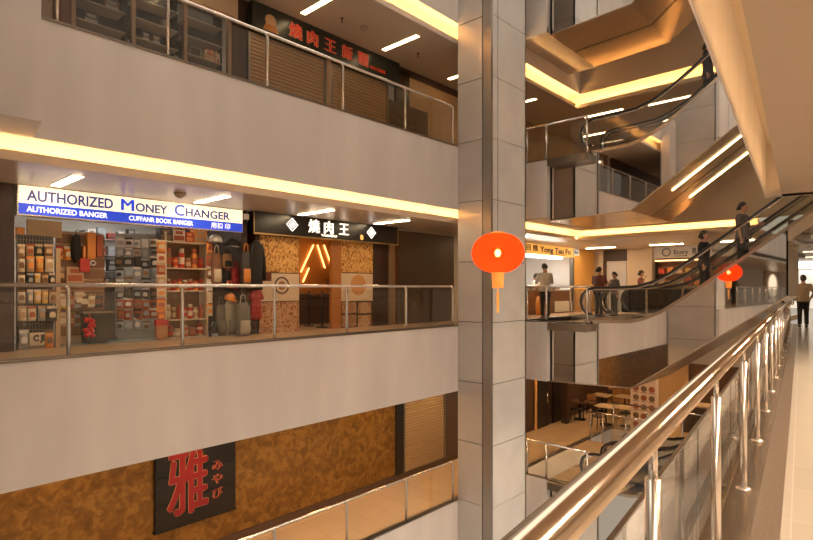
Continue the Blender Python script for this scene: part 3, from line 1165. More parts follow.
# ================================================================ money changer
mc0, mc1 = onY(15, 290, NW).x, onY(239.5, 290, NW).x
struct(MB().box(mc0 - .28, mc0 - .02, NW - .06, NW + .12, .30, 3.0).build('wall_left', dark_wood))
struct(MB().box(mc0 - .06, mc0, NW, 14, .3, 3.0).build('wall_left', white_in))
struct(MB().box(mc1 + .02, mc1 + .16, NW - .04, 14, .3, 3.0).build('wall_left', dark_wood))
struct(MB().box(mc0 - .06, mc1 + .1, 14, 14.1, .3, 3.0).build('wall_left', white_in))
struct(MB().box(mc0, mc1, NW + .25, 14, .30, .305).build('floor', mat('blue_grey_tile', (.30, .42, .45), .35)))
signw = mat('lit_sign_white', (.95, .90, .78), .5, emit=.70, ecol=(1.0, .88, .62))
signb = mat('sign_blue', (.02, .06, .55), .5, emit=.55, ecol=(.015, .06, .62))
letb = mat('letter_navy', (.035, .04, .20), .5, emit=.35, ecol=(.07, .07, .28))
letw = mat('letter_white', (.95, .95, .92), .5, emit=.8, ecol=(.95, .95, .92))
r = root('shop_sign', 'long lit white and blue AUTHORIZED MONEY CHANGER sign', 'sign', ((mc0 + mc1) / 2, NW - .1, 2.52))
MB().box(mc0, mc1, NW - .14, NW + .06, 2.50, 3.0).build('sign_box', steel, r)
MB().box(mc0 + .02, mc1 - .02, NW - .152, NW - .14, 2.70, 2.98).build('white_face', signw, r)
MB().box(mc0 + .02, mc1 - .02, NW - .152, NW - .14, 2.52, 2.695).build('blue_band', signb, r)
yl = NW - .153


def px_text(body, x0, x1, size, z, m, parent, bold=0.0, y=None, name='lettering'):
    y = yl if y is None else y
    a, b = onY(x0, 288, y).x, onY(x1, 288, y).x
    return put_text(body, size, (a, y, z), m, parent, .012, bold, b - a, name=name)


px_text('AUTHORIZED', 26.5, 113, .245, 2.745, letb, r, .006)
for q in (0, .45, .9):
    px_text('M', 121 + q, 133.3 + q, .30, 2.735, mat('letter_blue', (.03, .09, .55), .5, emit=.5, ecol=(.04, .09, .5)), r, .0)
px_text('ONEY', 135.5, 167.5, .22, 2.742, letb, r, .005)
px_text('C', 174.5, 184.5, .30, 2.74, mat('letter_blue', (.03, .09, .55), .5, emit=.5, ecol=(.04, .09, .5)), r, .006)
px_text('HANGER', 185.5, 230, .22, 2.745, letb, r, .005)
px_text('AUTHORIZED BANGER', 26.5, 107.5, .125, 2.565, letw, r, .002)
px_text('CUFFANR BOOK BANGER', 129, 193, .12, 2.565, letw, r, .002)
px_text('用扣 印', 211, 230, .13, 2.56, letw, r, .0)
for i, (x, y) in enumerate([(mc0 + 1.0, 12.0), (mc0 + 2.2, 12.6), (mc0 + 3.2, 11.6)]):
    t = root('tube_light', 'white tube light inside the money changer shop, %s from the left' % ORD[i], 'tube light', (x, y, 2.98))
    MB().box(x - .5, x + .5, y - .04, y + .04, 2.93, 2.97).build('tube', mat('tube_white', (1, .97, .92), .5, emit=18, ecol=(1, .92, .82)), t)
    MB().box(x - .52, x + .52, y - .06, y + .06, 2.97, 2.995).build('fitting', steel, t)
t = root('sensor', 'small white camera bracket at the right end of the money changer sign', 'camera', (mc1 + .1, NW - .1, 2.78))
MB().box(mc1 + .04, mc1 + .16, NW - .12, NW - .02, 2.80, 2.92).build('housing', white_in, t)
MB().tube([(mc1 + .10, NW - .1, 2.8), (mc1 + .10, NW - .12, 2.7)], .02, 8).build('lens', blackmat, t)

PAL = {}


def pal(nm, c, rough=.45):
    PAL[nm] = mat('pack_' + nm.replace(' ', '_'), c, rough)


for nm, c in [('tan', (.52, .34, .19)), ('cream', (.70, .58, .42)), ('orange', (.80, .30, .06)), ('dark green', (.08, .10, .06)), ('charcoal', (.06, .055, .05)), ('brown', (.25, .13, .06)),
              ('red', (.55, .05, .03)), ('grey', (.36, .36, .36)), ('pale blue grey', (.38, .44, .50)), ('white', (.78, .76, .72)), ('rust red', (.42, .10, .04)), ('yellow', (.80, .50, .12))]:
    pal(nm, c)
_pk = {}


def packet_mesh(kind, a, b):
    key = (kind, a, b)
    if key in _pk:
        return _pk[key]
    m = MB()
    if kind == 'pouch':           # puffed hanging bag with header card, 1 x 1 in x z, thin in y
        nx, nz = 5, 6
        for sgn in (-1, 1):
            vs, fs = [], []
            for j in range(nz + 1):
                for i in range(nx + 1):
                    x, z = i / nx - .5, j / nz * .84
                    bulge = .5 * (max(0, 1 - (2 * x) ** 2) * max(0, 1 - (2 * (z / .84) - 1) ** 2)) ** .5
                    vs.append((x * .96, sgn * (.02 + bulge), z))
            for j in range(nz):
                for i in range(nx):
                    q = [j * (nx + 1) + i, j * (nx + 1) + i + 1, (j + 1) * (nx + 1) + i + 1, (j + 1) * (nx + 1) + i]
                    fs.append(q if sgn < 0 else q[::-1])
            m.add(vs, fs, 0, True)
        m.box(-.5, .5, -.10, .10, .82, 1.0, 1)
        m.prism([(-.28, .24), (.28, .24), (.34, .42), (.22, .60), (-.22, .60), (-.34, .42)], 'y', -.54, -.40, 1)
    elif kind == 'box':
        m.box(-.5, .5, -.5, .5, 0, 1, 0)
        m.box(-.42, .42, -.515, -.5, .12, .50, 1).box(-.3, .3, -.515, -.5, .62, .88, 1)
    elif kind == 'jar':
        m.lathe([(.40, 0), (.46, .04), (.46, .70), (.36, .78)], (0, 0, 0), 12, 0)
        m.lathe([(.40, .78), (.40, .97), (.36, 1.0)], (0, 0, 0), 12, 1)
        m.lathe([(.47, .2), (.47, .55)], (0, 0, 0), 12, 1)
    _pk[key] = m.mesh(kind, [PAL[a], PAL[b]])
    return _pk[key]


def item(name, kind, a, b, c, w, d, h, label, cat, group=None, rz=0.0):
    o = link(bpy.data.objects.new(name, packet_mesh(kind, a, b)))
    o.location = c
    o.scale = (w, d, h)
    o.rotation_euler = (0, 0, rz)
    RM[o.name] = Matrix.Translation(Vector(c))
    return tag(o, label, cat, group)


# --- wire rack of snack packets at the left
yr = NW + .10
ra, rb = onY(17, 300, yr).x, onY(54, 300, yr).x
r = root('wire_rack', 'tall wire grid rack of hanging packets at the left of the shop', 'rack', ((ra + rb) / 2, yr, .30))
MB().tube([(ra, yr, .30), (ra, yr, 2.2), (rb, yr, 2.2), (rb, yr, .30)], .012, 8).build('frame', steel_dk, r)
g = MB()
for k in range(1, 12):
    x = ra + (rb - ra) * k / 12
    g.tube([(x, yr, .42), (x, yr, 2.2)], .004, 5, cap=False)
for k in range(18):
    g.tube([(ra, yr, .42 + k * .1), (rb, yr, .42 + k * .1)], .004, 5, cap=False)
g.build('wire_grid', steel_dk, r)
MB().box(ra, rb, yr + .05, yr + .07, .30, 2.2).build('back_panel', PAL['charcoal'], r)
MB().box(ra, rb, yr, yr + .3, .30, .40).build('base', steel_dk, r)
MB().box(rb + .02, rb + .09, yr - .03, yr + .05, .30, 2.0).build('upright', mat('pale_wood', (.55, .38, .22), .5), r)

ROWS = [('topmost', 256, 12, [(17.5, 25, 'tan', 'cream'), (26, 34, 'tan', 'rust red'), (35, 42.5, 'dark green', 'tan'), (44, 53, 'brown', 'tan')]),
        ('second', 272, 16, [(17.5, 25, 'cream', 'brown'), (26.5, 34.5, 'tan', 'orange'), (36, 43.5, 'orange', 'yellow'), (45, 54, 'cream', 'tan')]),
        ('third', 285, 12, [(17.5, 25, 'cream', 'brown'), (27, 33.5, 'charcoal', 'grey'), (34.5, 40.5, 'yellow', 'cream'), (41.5, 48, 'tan', 'brown'), (49, 55, 'charcoal', 'cream')]),
        ('fourth', 303.5, 14, [(17.5, 25.5, 'cream', 'brown'), (27, 33, 'grey', 'cream'), (34, 41, 'yellow', 'cream'), (42, 48, 'yellow', 'tan'), (49, 56.5, 'tan', 'brown')]),
        ('fifth', 321, 15, [(17.5, 26.5, 'cream', 'tan'), (27.5, 36, 'cream', 'rust red'), (38, 45.5, 'grey', 'tan'), (47, 57, 'charcoal', 'cream')]),
        ('lowest', 348, 18, [(19, 28.5, 'grey', 'white'), (45, 53.5, 'orange', 'brown')])]
for rn, yb, hh, its in ROWS:
    for i, (x0, x1, a, b) in enumerate(its):
        p0, p1 = onY(x0, yb, yr - .05), onY(x1, yb, yr - .05)
        zt = onY(x0, yb - hh, yr - .05).z
        item('snack_packet', 'pouch', a, b, ((p0.x + p1.x) / 2, yr - .055, p0.z), p1.x - p0.x, .07, zt - p0.z,
             '%s packet, %s from the left in the %s row of the wire rack' % (a, ORD[i], rn), 'packet', 'packets on the wire rack')
p0, p1, zt = onY(29, 346, yr - .06), onY(44.5, 346, yr - .06), onY(29, 333, yr - .06).z
r = root('printed_bag', 'cream flat bag with black print low on the wire rack', 'bag', (p0.x, yr - .06, p0.z))
MB().box(p0.x, p1.x, yr - .09, yr - .03, p0.z, zt).build('bag_body', PAL['cream'], r, bevel=.012)
put_text('C JI', (zt - p0.z) * .62, (p0.x + .05, yr - .092, p0.z + .08), PAL['charcoal'], r, .004, .01, (p1.x - p0.x) * .75, name='print')

# --- goods in front of and behind the left rack
def flat_box(name, x0, x1, y0, y1, n, d, m, label, cat, bevel=.008):
    p, q = onY(x0, y1, n), onY(x1, y1, n)
    zt = onY(x0, y0, n).z
    o = MB().box(p.x, q.x, n, n + d, p.z, zt).build(name, m, bevel=bevel)
    return tag(o, label, cat)


flat_box('hanging_board', 27, 62, 219, 236, NW + .35, .04, mat('board_tan', (.58, .40, .22), .6), 'blank tan board hanging above the packet rack', 'board')
flat_box('carton', 17, 25, 227, 238, NW + .3, .2, PAL['orange'], 'orange carton high in the left front corner', 'box')
for i, (x0, x1, y0, y1, a, b) in enumerate([(56, 63, 246, 259, 'orange', 'red'), (64, 71.5, 246, 260, 'orange', 'cream'), (57, 65, 268, 281, 'brown', 'tan'), (66, 83, 267, 283, 'tan', 'rust red'), (59, 67, 297, 309, 'yellow', 'cream'), (74, 84, 292, 306, 'tan', 'cream')]):
    n_ = NW + .53
    p, q = onY(x0, y1, n_), onY(x1, y1, n_)
    item('snack_packet', 'pouch' if i != 3 else 'box', a, b, ((p.x + q.x) / 2, n_, p.z), q.x - p.x, .08, onY(x0, y0, n_).z - p.z,
         ['orange and red packet', 'orange and cream packet', 'brown packet', 'wide tan carton', 'yellow packet', 'tan packet'][i] + [' hanging right of the wire rack, upper left one', ' beside the dark hanging umbrella', ' under the two orange packets', ' of goods in the middle of the left stand', ' behind the railing post near the left', ' behind the railing, right of the post'][i], 'packet')
g0, g1 = onY(56, 300, NW + .6).x, onY(104, 300, NW + .6).x
r = root('slat_stand', 'tan slatted stand carrying the hanging goods beside the wire rack', 'stand', ((g0 + g1) / 2, NW + .6, .305))
for k in range(9):
    MB().box(g0, g1, NW + .57, NW + .60, .45 + k * .21, .62 + k * .21).build('slat', PAL['brown'], r)
MB().box(g0, g1, NW + .60, NW + .64, .305, 2.35).build('back_board', PAL['tan'], r)
for k in range(12):
    a_ = ['tan', 'charcoal', 'cream', 'brown', 'grey', 'rust red'][(k * 5) % 6]
    item('snack_packet', 'pouch', a_, ['cream', 'tan', 'brown'][k % 3], (g0 + .09 + (k % 6) * (g1 - g0 - .1) / 6, NW + .53, .62 + (k // 6) * .34), .17, .07, .26, '%s packet, %s from the left in the %s row low on the slatted stand' % (a_, ORD[k % 6], ['bottom', 'second'][k // 6]), 'packet', 'packets low on the slatted stand')
r = root('folded_umbrella', 'dark folded umbrella hanging in the left half of the shop', 'umbrella', onY(76, 258, NW + .48))
c = onY(76, 246, NW + .48)
MB().tube([c + Vector((0, 0, .22)), c + Vector((0, 0, .17)), c + Vector((0, 0, .0)), c + Vector((0, 0, -.2)), c + Vector((0, 0, -.3))], [.02, .07, .085, .08, .03], 10).build('canopy', blackmat, r)
MB().tube([c + Vector((0, 0, .21)), c + Vector((0, 0, .27)), c + Vector((.03, 0, .30))], .008, 6).build('handle', steel_dk, r)
for i, (x0, x1, y0, y1, m_) in enumerate([(87.5, 96, 232, 259, 'orange'), (97, 103, 235, 257, 'rust red'), (80, 90, 258, 272, 'red'), (83, 86, 246, 258, 'orange')]):
    flat_box('carton', x0, x1, y0, y1, NW + .45, .125, PAL[m_], ['tall orange carton standing right of the dark umbrella', 'slimmer rust red carton right of the tall orange one', 'small red-lidded box below the tall orange carton', 'thin orange carton left of the tall one'][i], 'box')
r = root('tape_roll', 'white tape roll with dark core below the rust red carton', 'tape roll', onY(92.5, 266, NW + .54))
c = onY(92.5, 263, NW + .54)
MB().add([(c.x + cos(a) * q, c.y + y, c.z + sin(a) * q) for y in (-.03, .03) for q in (.055, .028) for a in [2 * pi * k / 18 for k in range(18)]],
         [(k, (k + 1) % 18, 18 + (k + 1) % 18, 18 + k) for k in range(18)] + [(36 + (k + 1) % 18, 36 + k, 54 + k, 54 + (k + 1) % 18) for k in range(18)] +
         [(k, 36 + k, 36 + (k + 1) % 18, (k + 1) % 18) for k in range(18)] + [(18 + (k + 1) % 18, 54 + (k + 1) % 18, 54 + k, 18 + k) for k in range(18)]).build('tape', PAL['white'], r)

# counter with goods, bin and bouquet
p, q = onY(98, 275, NW + .9), onY(119, 275, NW + .9)
r = root('display_counter', 'dark display counter with small goods inside the shop entrance', 'counter', ((p.x + q.x) / 2, NW + 1.1, .305))
MB().box(p.x, q.x, NW + .95, NW + 1.45, .305, 1.30).build('body', PAL['charcoal'], r)
MB().box(p.x - .03, q.x + .03, NW + .92, NW + 1.48, 1.30, 1.34).build('top', dark_brown, r)
for i in range(5):
    x = p.x + .06 + i * (q.x - p.x - .1) / 5
    item('small_box', 'box', ['white', 'brown', 'charcoal', 'grey', 'cream'][i], ['grey', 'tan', 'white', 'red', 'brown'][i], (x + .05, NW + 1.1, 1.34), .10, .1, .08 + .05 * (i % 3),
         'small %s box on the dark counter, %s from the left' % (['white', 'brown', 'charcoal', 'grey', 'cream'][i], ORD[i]), 'box', 'boxes on the counter')
c = onY(125, 242, NW + 1.1)
c.z = 1.34 + .30
r = root('flower_bunch', 'orange-red bunch of artificial flowers above the counter', 'flowers', (c.x, c.y, c.z - .2))
fl = MB()
for k in range(16):
    fl.ball(c + Vector((random.uniform(-.13, .13), random.uniform(-.06, .06), random.uniform(-.08, .09))), .045, .045, .04, 7, 5)
fl.build('blooms', mat('bloom_red', (.80, .12, .03), .6), r)
MB().tube([c + Vector((0, 0, -.20)), c + Vector((0, 0, -.05))], [.05, .03], 8).build('wrapper', PAL['white'], r)

p, q = onY(84, 350, NW + .25), onY(113, 350, NW + .25)
r = root('goods_bin', 'dark open bin standing on the floor at the shop entrance', 'bin', ((p.x + q.x) / 2, NW + .5, .305))
MB().prism([(p.x + .05, .32), (q.x - .08, .32), (q.x, .86), (p.x, .92)], 'y', NW + .25, NW + .54).build('bin_body', mat('bin_dark', (.06, .06, .045), .55), r)
MB().box(p.x - .02, q.x + .02, NW + .23, NW + .56, .86, .90).build('rim', steel_dk, r)
for sx in (p.x + .1, q.x - .14):
    MB().ball((sx, NW + .3, .325), .02, .02, .02, 8, 6).build('caster', blackmat, r)
c = onY(90, 327, NW + .18)
r = root('red_rosette', 'bright red ruffled rosette hanging on the dark bin', 'rosette', (c.x, c.y, c.z - .2))
fl = MB()
for k in range(22):
    a = random.uniform(0, 6.28)
    q_ = sqrt(random.random())
    fl.ball(c + Vector((cos(a) * .09 * q_, random.uniform(-.03, .03), sin(a) * .19 * q_)), .045, .04, .035, 7, 5)
fl.build('ruffle', mat('rosette_red', (.62, .02, .02), .5), r)
MB().tube([c + Vector((0, 0, .15)), c + Vector((0, .05, .24))], .01, 6).build('ribbon', PAL['red'], r)

# back shelving of grey goods
bx0, bx1, yb = 4.0, 5.3, 13.3
r = root('back_shelving', 'grey shelving full of small goods at the back of the money changer', 'shelf', ((bx0 + bx1) / 2, yb, .305))
for x in (bx0, bx1):
    MB().box(x - .02, x + .02, yb, yb + .4, .305, 2.6).build('upright', PAL['grey'], r)
for k in range(6):
    MB().box(bx0, bx1, yb, yb + .4, .6 + k * .36, .62 + k * .36).build('shelf_board', PAL['grey'], r)
COLS = ['white', 'grey', 'pale blue grey', 'charcoal', 'red']
for k in range(6):
    for j in range(6):
        a = COLS[(k * 3 + j * 2) % 5]
        item('boxed_goods', 'box', a, COLS[(k + j) % 4], (bx0 + .12 + j * .21, yb + .1, .62 + k * .36), .16, .15, .14 + .12 * ((k * 5 + j) % 3) / 2,
             '%s box, %s from left, %s shelf up, back shelving' % (a, ORD[j], ORD[k]), 'box', 'boxes on the back shelving')

# tilted rack of grey and red packets
r0 = onY(137.5, 300, NW + .66)
rk = root('peg_rack', 'slanted peg rack dense with grey and red packets, centre of the shop', 'rack', (r0.x, r0.y, .305), radians(-28))
MB().box(-.40, .40, .02, .05, 0, 2.1).build('back_panel', PAL['grey'], rk, local=True)
for x in (-.38, .38):
    MB().box(x - .02, x + .02, -.1, .25, 0, .06).build('foot', steel_dk, rk, local=True)
RC = ['white', 'grey', 'charcoal', 'pale blue grey', 'grey', 'charcoal', 'rust red', 'rust red', 'pale blue grey']
for k in range(9):
    for j in range(5):
        a = RC[k]
        lp = Matrix.Rotation(radians(-28), 4, 'Z') @ Vector((-.31 + j * .155, -.04, 1.83 - k * .205)) + Vector((r0.x, r0.y, .305))
        item('hanging_packet', 'pouch', a, ['grey', 'pale blue grey', 'brown', 'charcoal', 'white'][(k + j * 3) % 5], lp + Vector((random.uniform(-.015, .015), 0, random.uniform(-.02, .02))), .160 * random.uniform(.8, 1.12), .07, .225 * random.uniform(.8, 1.08),
             '%s packet, %s across in the %s row down of the slanted rack' % (a, ORD[j], ORD[k]), 'packet', 'packets on the slanted rack', radians(-28) + random.uniform(-.25, .25))

# shelf unit with red jars
ys = NW + .28
sa, sb = onY(166, 300, ys).x, onY(207.5, 300, ys).x
SH = [onY(187, y, ys).z for y in (337, 319, 290.5, 268, 242)]
r = root('shelf_unit', 'shelf unit of red jars and boxes behind the second railing post', 'shelf', ((sa + sb) / 2, ys, .305))
for x in (sa, sb):
    MB().box(x - .015, x + .015, ys, ys + .35, .305, 2.45).build('side_panel', PAL['cream'], r)
for z in SH:
    MB().box(sa, sb, ys - .02, ys + .35, z - .025, z).build('shelf_board', PAL['cream'], r)
MB().box(sa, sb, ys + .34, ys + .36, .305, 2.45).build('back_panel', PAL['brown'], r)
SN = ['lowest', 'second', 'third', 'fourth', 'top']
JC = [['brown', 'tan', 'rust red', 'brown', 'cream'], ['tan', 'brown', 'rust red', 'tan', 'red', 'cream', 'rust red'], ['rust red', 'red', 'orange', 'rust red', 'red', 'orange', 'rust red'], ['brown', 'orange', 'red', 'rust red', 'orange', 'rust red'], None]
HS = [(.24, .18), (.30, .24), (.24, .22), (.40, .22), 0]
for k in range(4):
    cs = JC[k]
    n_ = len(cs)
    w_ = (sb - sa - .06) / n_
    for j in range(n_):
        a = cs[j]
        item('jar', 'jar', a, ['red', 'cream', 'tan', 'rust red'][(j + k) % 4], (sa + .03 + w_ * (j + .5), ys + .12, SH[k]), w_ * .95, w_ * .95, HS[k][j % 2],
             '%s jar, %s from the left on the %s shelf of the jar unit' % (a, ORD[j], SN[k]), 'jar', 'jars on the shelf unit')
for j, (x0, x1, hh, a, b) in enumerate([(161, 173, 12, 'charcoal', 'brown'), (174, 186, 11.5, 'cream', 'rust red'), (187, 194, 10, 'red', 'orange'), (195.5, 208, 13, 'orange', 'tan')]):
    p, q = onY(x0, 242, ys), onY(x1, 242, ys)
    item('box', 'box', a, b, ((p.x + q.x) / 2, ys + .14, SH[4]), q.x - p.x, .2, hh / FPX * 11.6, '%s box on top of the jar unit, %s from the left' % (a, ORD[j]), 'box', 'boxes on top of the jar unit')
# hanging strips
for s_, (px, y0, n_, hh, cols, nm) in enumerate([(161, 246, 8, 11, ['orange', 'cream', 'rust red', 'tan', 'cream', 'orange', 'rust red', 'orange'], 'left'), (209.5, 247, 6, 12, ['orange', 'rust red', 'brown', 'white', 'cream', 'cream'], 'right')]):
    for j in range(n_):
        c = onY(px, y0 + j * (hh + .6) + hh / 2, NW + .18)
        item('hanging_pouch', 'pouch', cols[j], cols[(j + 1) % n_], c, .17 if s_ == 0 else .14, .06, hh / FPX * 11.4,
             '%s pouch, %s down the hanging strip at the %s of the jar unit' % (cols[j], ORD[j], nm), 'pouch', 'pouches in the hanging strips')
c = onY(161.5, 338, NW + .16)
r = root('gift_bag', 'brown gift bag with red top hanging below the left strip of pouches', 'bag', c)
MB().prism([(c.x - .11, c.z + .02), (c.x, c.z - .05), (c.x + .11, c.z + .02), (c.x + .11, c.z + .25), (c.x - .11, c.z + .25)], 'y', c.y - .04, c.y + .05).build('bag_body', mat('bag_amber', (.42, .20, .07), .5), r)
MB().box(c.x - .12, c.x + .12, c.y - .05, c.y + .06, c.z + .25, c.z + .36).build('flap', PAL['red'], r)
MB().tube([(c.x - .06, c.y, c.z + .36), (c.x, c.y, c.z + .46), (c.x + .06, c.y, c.z + .36)], .008, 6).build('handle', PAL['brown'], r)


# --- bags, caps and clothes at the right end of the shop
def cap_thing(px, py, m, m2, label, s=1.0):
    c = onY(px, py, NW + .12)
    r = root('cap', label, 'cap', c)
    MB().lathe([(.115 * s, 0), (.118 * s, .04 * s), (.10 * s, .10 * s), (.05 * s, .135 * s), (.001, .14 * s)], c, 14).build('crown', m, r)
    MB().tube([c + Vector((0, -.06, .01)), c + Vector((0, -.20 * s, -.03))], [.10 * s, .07 * s], 10, flat=.12).build('brim', m2, r)
    return r


cap_thing(215.5, 243, mat('cap_silver', (.55, .53, .52), .35, .3), blackmat, 'silver-grey cap at the top right of the shop', 1.25)
cap_thing(230.5, 246, blackmat, PAL['grey'], 'black cap with grey peak right of the silver cap', 1.2)
cap_thing(230, 300, PAL['orange'], PAL['orange'], 'orange cap resting above the grey backpacks')


def soft_bag(px0, px1, py0, py1, m, mp, label, depth=.14, cat='bag', name='shoulder_bag', n_=NW + .14):
    p, q = onY(px0, py1, n_), onY(px1, py1, n_)
    zt = onY((px0 + px1) / 2, py0, n_).z
    w, h = q.x - p.x, zt - p.z
    cx = (p.x + q.x) / 2
    r = root(name, label, cat, (cx, n_, p.z))
    b = MB()
    b.rings([(cx, n_, p.z, w * .40, depth * .38), (cx, n_, p.z + h * .06, w * .48, depth * .5), (cx, n_, p.z + h * .45, w * .5, depth * .5), (cx, n_, p.z + h * .72, w * .44, depth * .42), (cx, n_, p.z + h * .80, w * .30, depth * .28)], 16)
    b.build('bag_body', m, r)
    MB().rings([(cx, n_ - depth * .42, p.z + h * .08, w * .34, depth * .25), (cx, n_ - depth * .45, p.z + h * .2, w * .36, depth * .28), (cx, n_ - depth * .42, p.z + h * .40, w * .34, depth * .2)], 14).build('pocket', mp, r)
    MB().tube([(cx - w * .22, n_, p.z + h * .75), (cx - w * .15, n_, p.z + h * .95), (cx, n_, p.z + h), (cx + w * .15, n_, p.z + h * .95), (cx + w * .22, n_, p.z + h * .75)], .012, 6).build('strap', mp, r)
    return r


bgry = mat('canvas_grey', (.20, .185, .155), .8)
bgr2 = mat('canvas_beige', (.40, .36, .29), .8)
soft_bag(211, 222, 245, 285, mat('bag_brown', (.25, .12, .07), .6), PAL['cream'], 'brown shoulder bag hanging under the silver cap')
soft_bag(222, 232, 250, 268, mat('bag_tan', (.33, .18, .08), .6), blackmat, 'tan and black bag below the black cap')
soft_bag(224, 231, 266, 290, blackmat, PAL['rust red'], 'small black bag just above the railing, left of the red bag')
soft_bag(230.5, 239.5, 262, 289, mat('bag_red', (.30, .02, .02), .6), mat('bag_red', (.3, .02, .02)), 'deep red bag hanging left of the graffiti tote')
soft_bag(241, 251, 243, 286, PAL['charcoal'], PAL['orange'], 'long black and grey tote with an orange patch', .12, n_=NW - .16)
soft_bag(238, 247.5, 224, 239, mat('pouch_red', (.33, .015, .02), .6), mat('pouch_red', (.33, .015, .02)), 'dark red pouch hung high beside the black jacket', .1)
soft_bag(216, 226, 297, 336, bgry, bgry, 'dull grey backpack at the left of the row of backpacks', .22, 'backpack', 'backpack', NW + .2)
soft_bag(224, 238, 292, 338, bgr2, bgry, 'middle grey canvas backpack under the orange cap', .24, 'backpack', 'backpack')
soft_bag(236, 250, 294, 338, bgry, bgr2, 'large grey-beige backpack at the right, before the red dress', .22, 'backpack', 'backpack', NW - .22)
soft_bag(209, 218, 322, 341, blackmat, PAL['grey'], 'small dark checked bag low beside the jar unit', .14)
c = onY(256.5, 290, NW - .16)
r = root('jacket', 'black jacket hanging at the right corner of the money changer', 'jacket', c)
zt = onY(254, 240, NW - .16).z
b = MB()
b.rings([(c.x - .02, c.y, c.z, .17, .09), (c.x - .02, c.y, c.z + .3, .16, .085), (c.x, c.y, zt - .15, .15, .075), (c.x, c.y, zt - .05, .10, .06), (c.x, c.y, zt, .04, .04)], 16)
for sg in (-1, 1):
    b.tube([(c.x + sg * .11, c.y, zt - .09), (c.x + sg * .17, c.y, zt - .4), (c.x + sg * .18, c.y - .02, c.z + .2)], [.05, .055, .045], 10)
b.build('cloth', blackmat, r)
MB().tube([(c.x, c.y, zt), (c.x, c.y, zt + .06), (c.x + .02, c.y, zt + .09)], .006, 6).build('hanger', steel, r)
c = onY(256, 319, NW - .06)
r = root('dress', 'red dotted dress hanging below the black jacket', 'dress', c)
zt = onY(256, 288, NW - .06).z
dot = ramp_mat('red_dots', [(.0, (.75, .45, .35)), (.18, (.70, .35, .28)), (.24, (.42, .015, .02)), (1, (.42, .015, .02))], 26, .7, kind='voronoi')
b = MB()
b.rings([(c.x, c.y, c.z, .15, .08), (c.x, c.y, c.z + .3, .12, .07), (c.x, c.y, zt - .08, .12, .06), (c.x, c.y, zt, .06, .04)], 16)
for sg in (-1, 1):
    b.tube([(c.x + sg * .09, c.y, zt - .06), (c.x + sg * .15, c.y, zt - .25)], [.045, .05], 8)
b.build('cloth', dot, r)
MB().tube([(c.x, c.y, zt), (c.x, c.y, zt + .05)], .006, 6).build('hanger', steel, r)
c = onY(253, 338.5, NW + .0)
r = root('trousers', 'dark maroon trousers hanging under the red dress', 'trousers', c)
for sg in (-1, 1):
    MB().tube([(c.x + sg * .05, c.y, c.z), (c.x + sg * .045, c.y, c.z + .42)], [.045, .055], 10).build('leg', mat('maroon', (.07, .02, .02), .8), r)
MB().rings([(c.x, c.y, c.z + .38, .10, .055), (c.x, c.y, c.z + .5, .095, .05)], 12).build('waist', mat('maroon', (.07, .02, .02), .8), r)

# ================================================================ grill shop, mid gallery
gx = lambda px: onY(px, 288, NW).x
gz = lambda px, py: onY(px, py, NW).z
sx0, sx1 = gx(249), gx(393.5)
r = root('shop_sign', 'black grill shop sign with white lit characters between two diamonds', 'sign', ((sx0 + sx1) / 2, NW - .1, 2.5))
MB().box(sx0, sx1, NW - .18, NW + .06, 2.52, 3.0).build('sign_box', black, r)
gold_t = mat('gold_trim', (.55, .36, .16), .3, .9)
MB().box(sx0, sx1, NW - .19, NW - .17, 2.50, 2.535).box(sx1 - .02, sx1, NW - .19, NW - .17, 2.52, 3.0).box(sx0, sx0 + .02, NW - .19, NW - .17, 2.52, 3.0).build('trim', gold_t, r)
lit = mat('letter_lit', (1, .93, .8), .5, emit=.95, ecol=(1, .90, .74))
ysn = NW - .185
for px, ch in ((308.5, '燒'), (324, '肉'), (339, '王')):
    a = onY(px, 288, ysn).x
    for q in (0, .010, .020):
        put_text(ch, .34, (a + q, ysn - q * .05, 2.665 + q * .4), lit, r, .02, .0)
px_text('YAKINIKU', 321, 337, .07, 2.575, lit, r, .002, ysn)


def diamond(cx, cz, y, s, m, parent, name='diamond_mark'):
    mb = MB()
    for q0, q1 in ((1.0, .82), (.60, .48), (.30, .0)):
        for k in range(4):
            a0, a1 = k * pi / 2, (k + 1) * pi / 2
            P = [(cx + cos(a) * q * s * 1.05, cz + sin(a) * q * s) for a, q in ((a0, q0), (a1, q0), (a1, q1), (a0, q1))]
            if q1 == 0:
                P = P[:3]
            mb.prism(P, 'y', y - .012, y)
    return mb.build(name, m, parent)


dl = mat('diamond_lit', (.9, .92, 1), .5, emit=.55, ecol=(.82, .90, 1))
diamond(gx(287.5), 2.78, ysn, .16, dl, r)
diamond(gx(366.5), 2.78, ysn, .16, dl, r)
MB().lathe([(.001, -.07), (.05, -.05), (.06, 0), (.05, .05), (.001, .07)], (gx(357), ysn, 2.63), 12, 0, 1, .15).build('emblem', mat('emblem_orange', (.8, .4, .1), .5, emit=.6), r)

lattice = ramp_mat('gold_lattice', [(.36, (.24, .09, .02)), (.46, (.55, .26, .06)), (.56, (.85, .52, .18)), (.66, (.42, .18, .04))], 17, .4, .15, stretch=(1, 1, .7))
food = ramp_mat('food_print', [(.25, (.10, .035, .015)), (.42, (.40, .14, .05)), (.52, (.62, .40, .22)), (.62, (.28, .10, .04)), (.75, (.55, .32, .15))], 11, .5)
creamp = mat('cream_print', (.68, .53, .36), .5)


def facade_panel(px0, px1, bands, label):
    a, b = gx(px0), gx(px1)
    r = root('poster_panel', label, 'panel', ((a + b) / 2, NW, .30))
    MB().box(a, b, NW, NW + .08, .30, 2.52).build('board', dark_brown, r)
    for nm, y0, y1, m in bands:
        pm = (px0 + px1) / 2
        MB().box(a + .02, b - .02, NW - .012, NW, gz(pm, y1), gz(pm, y0)).build(nm, m, r)
    return r


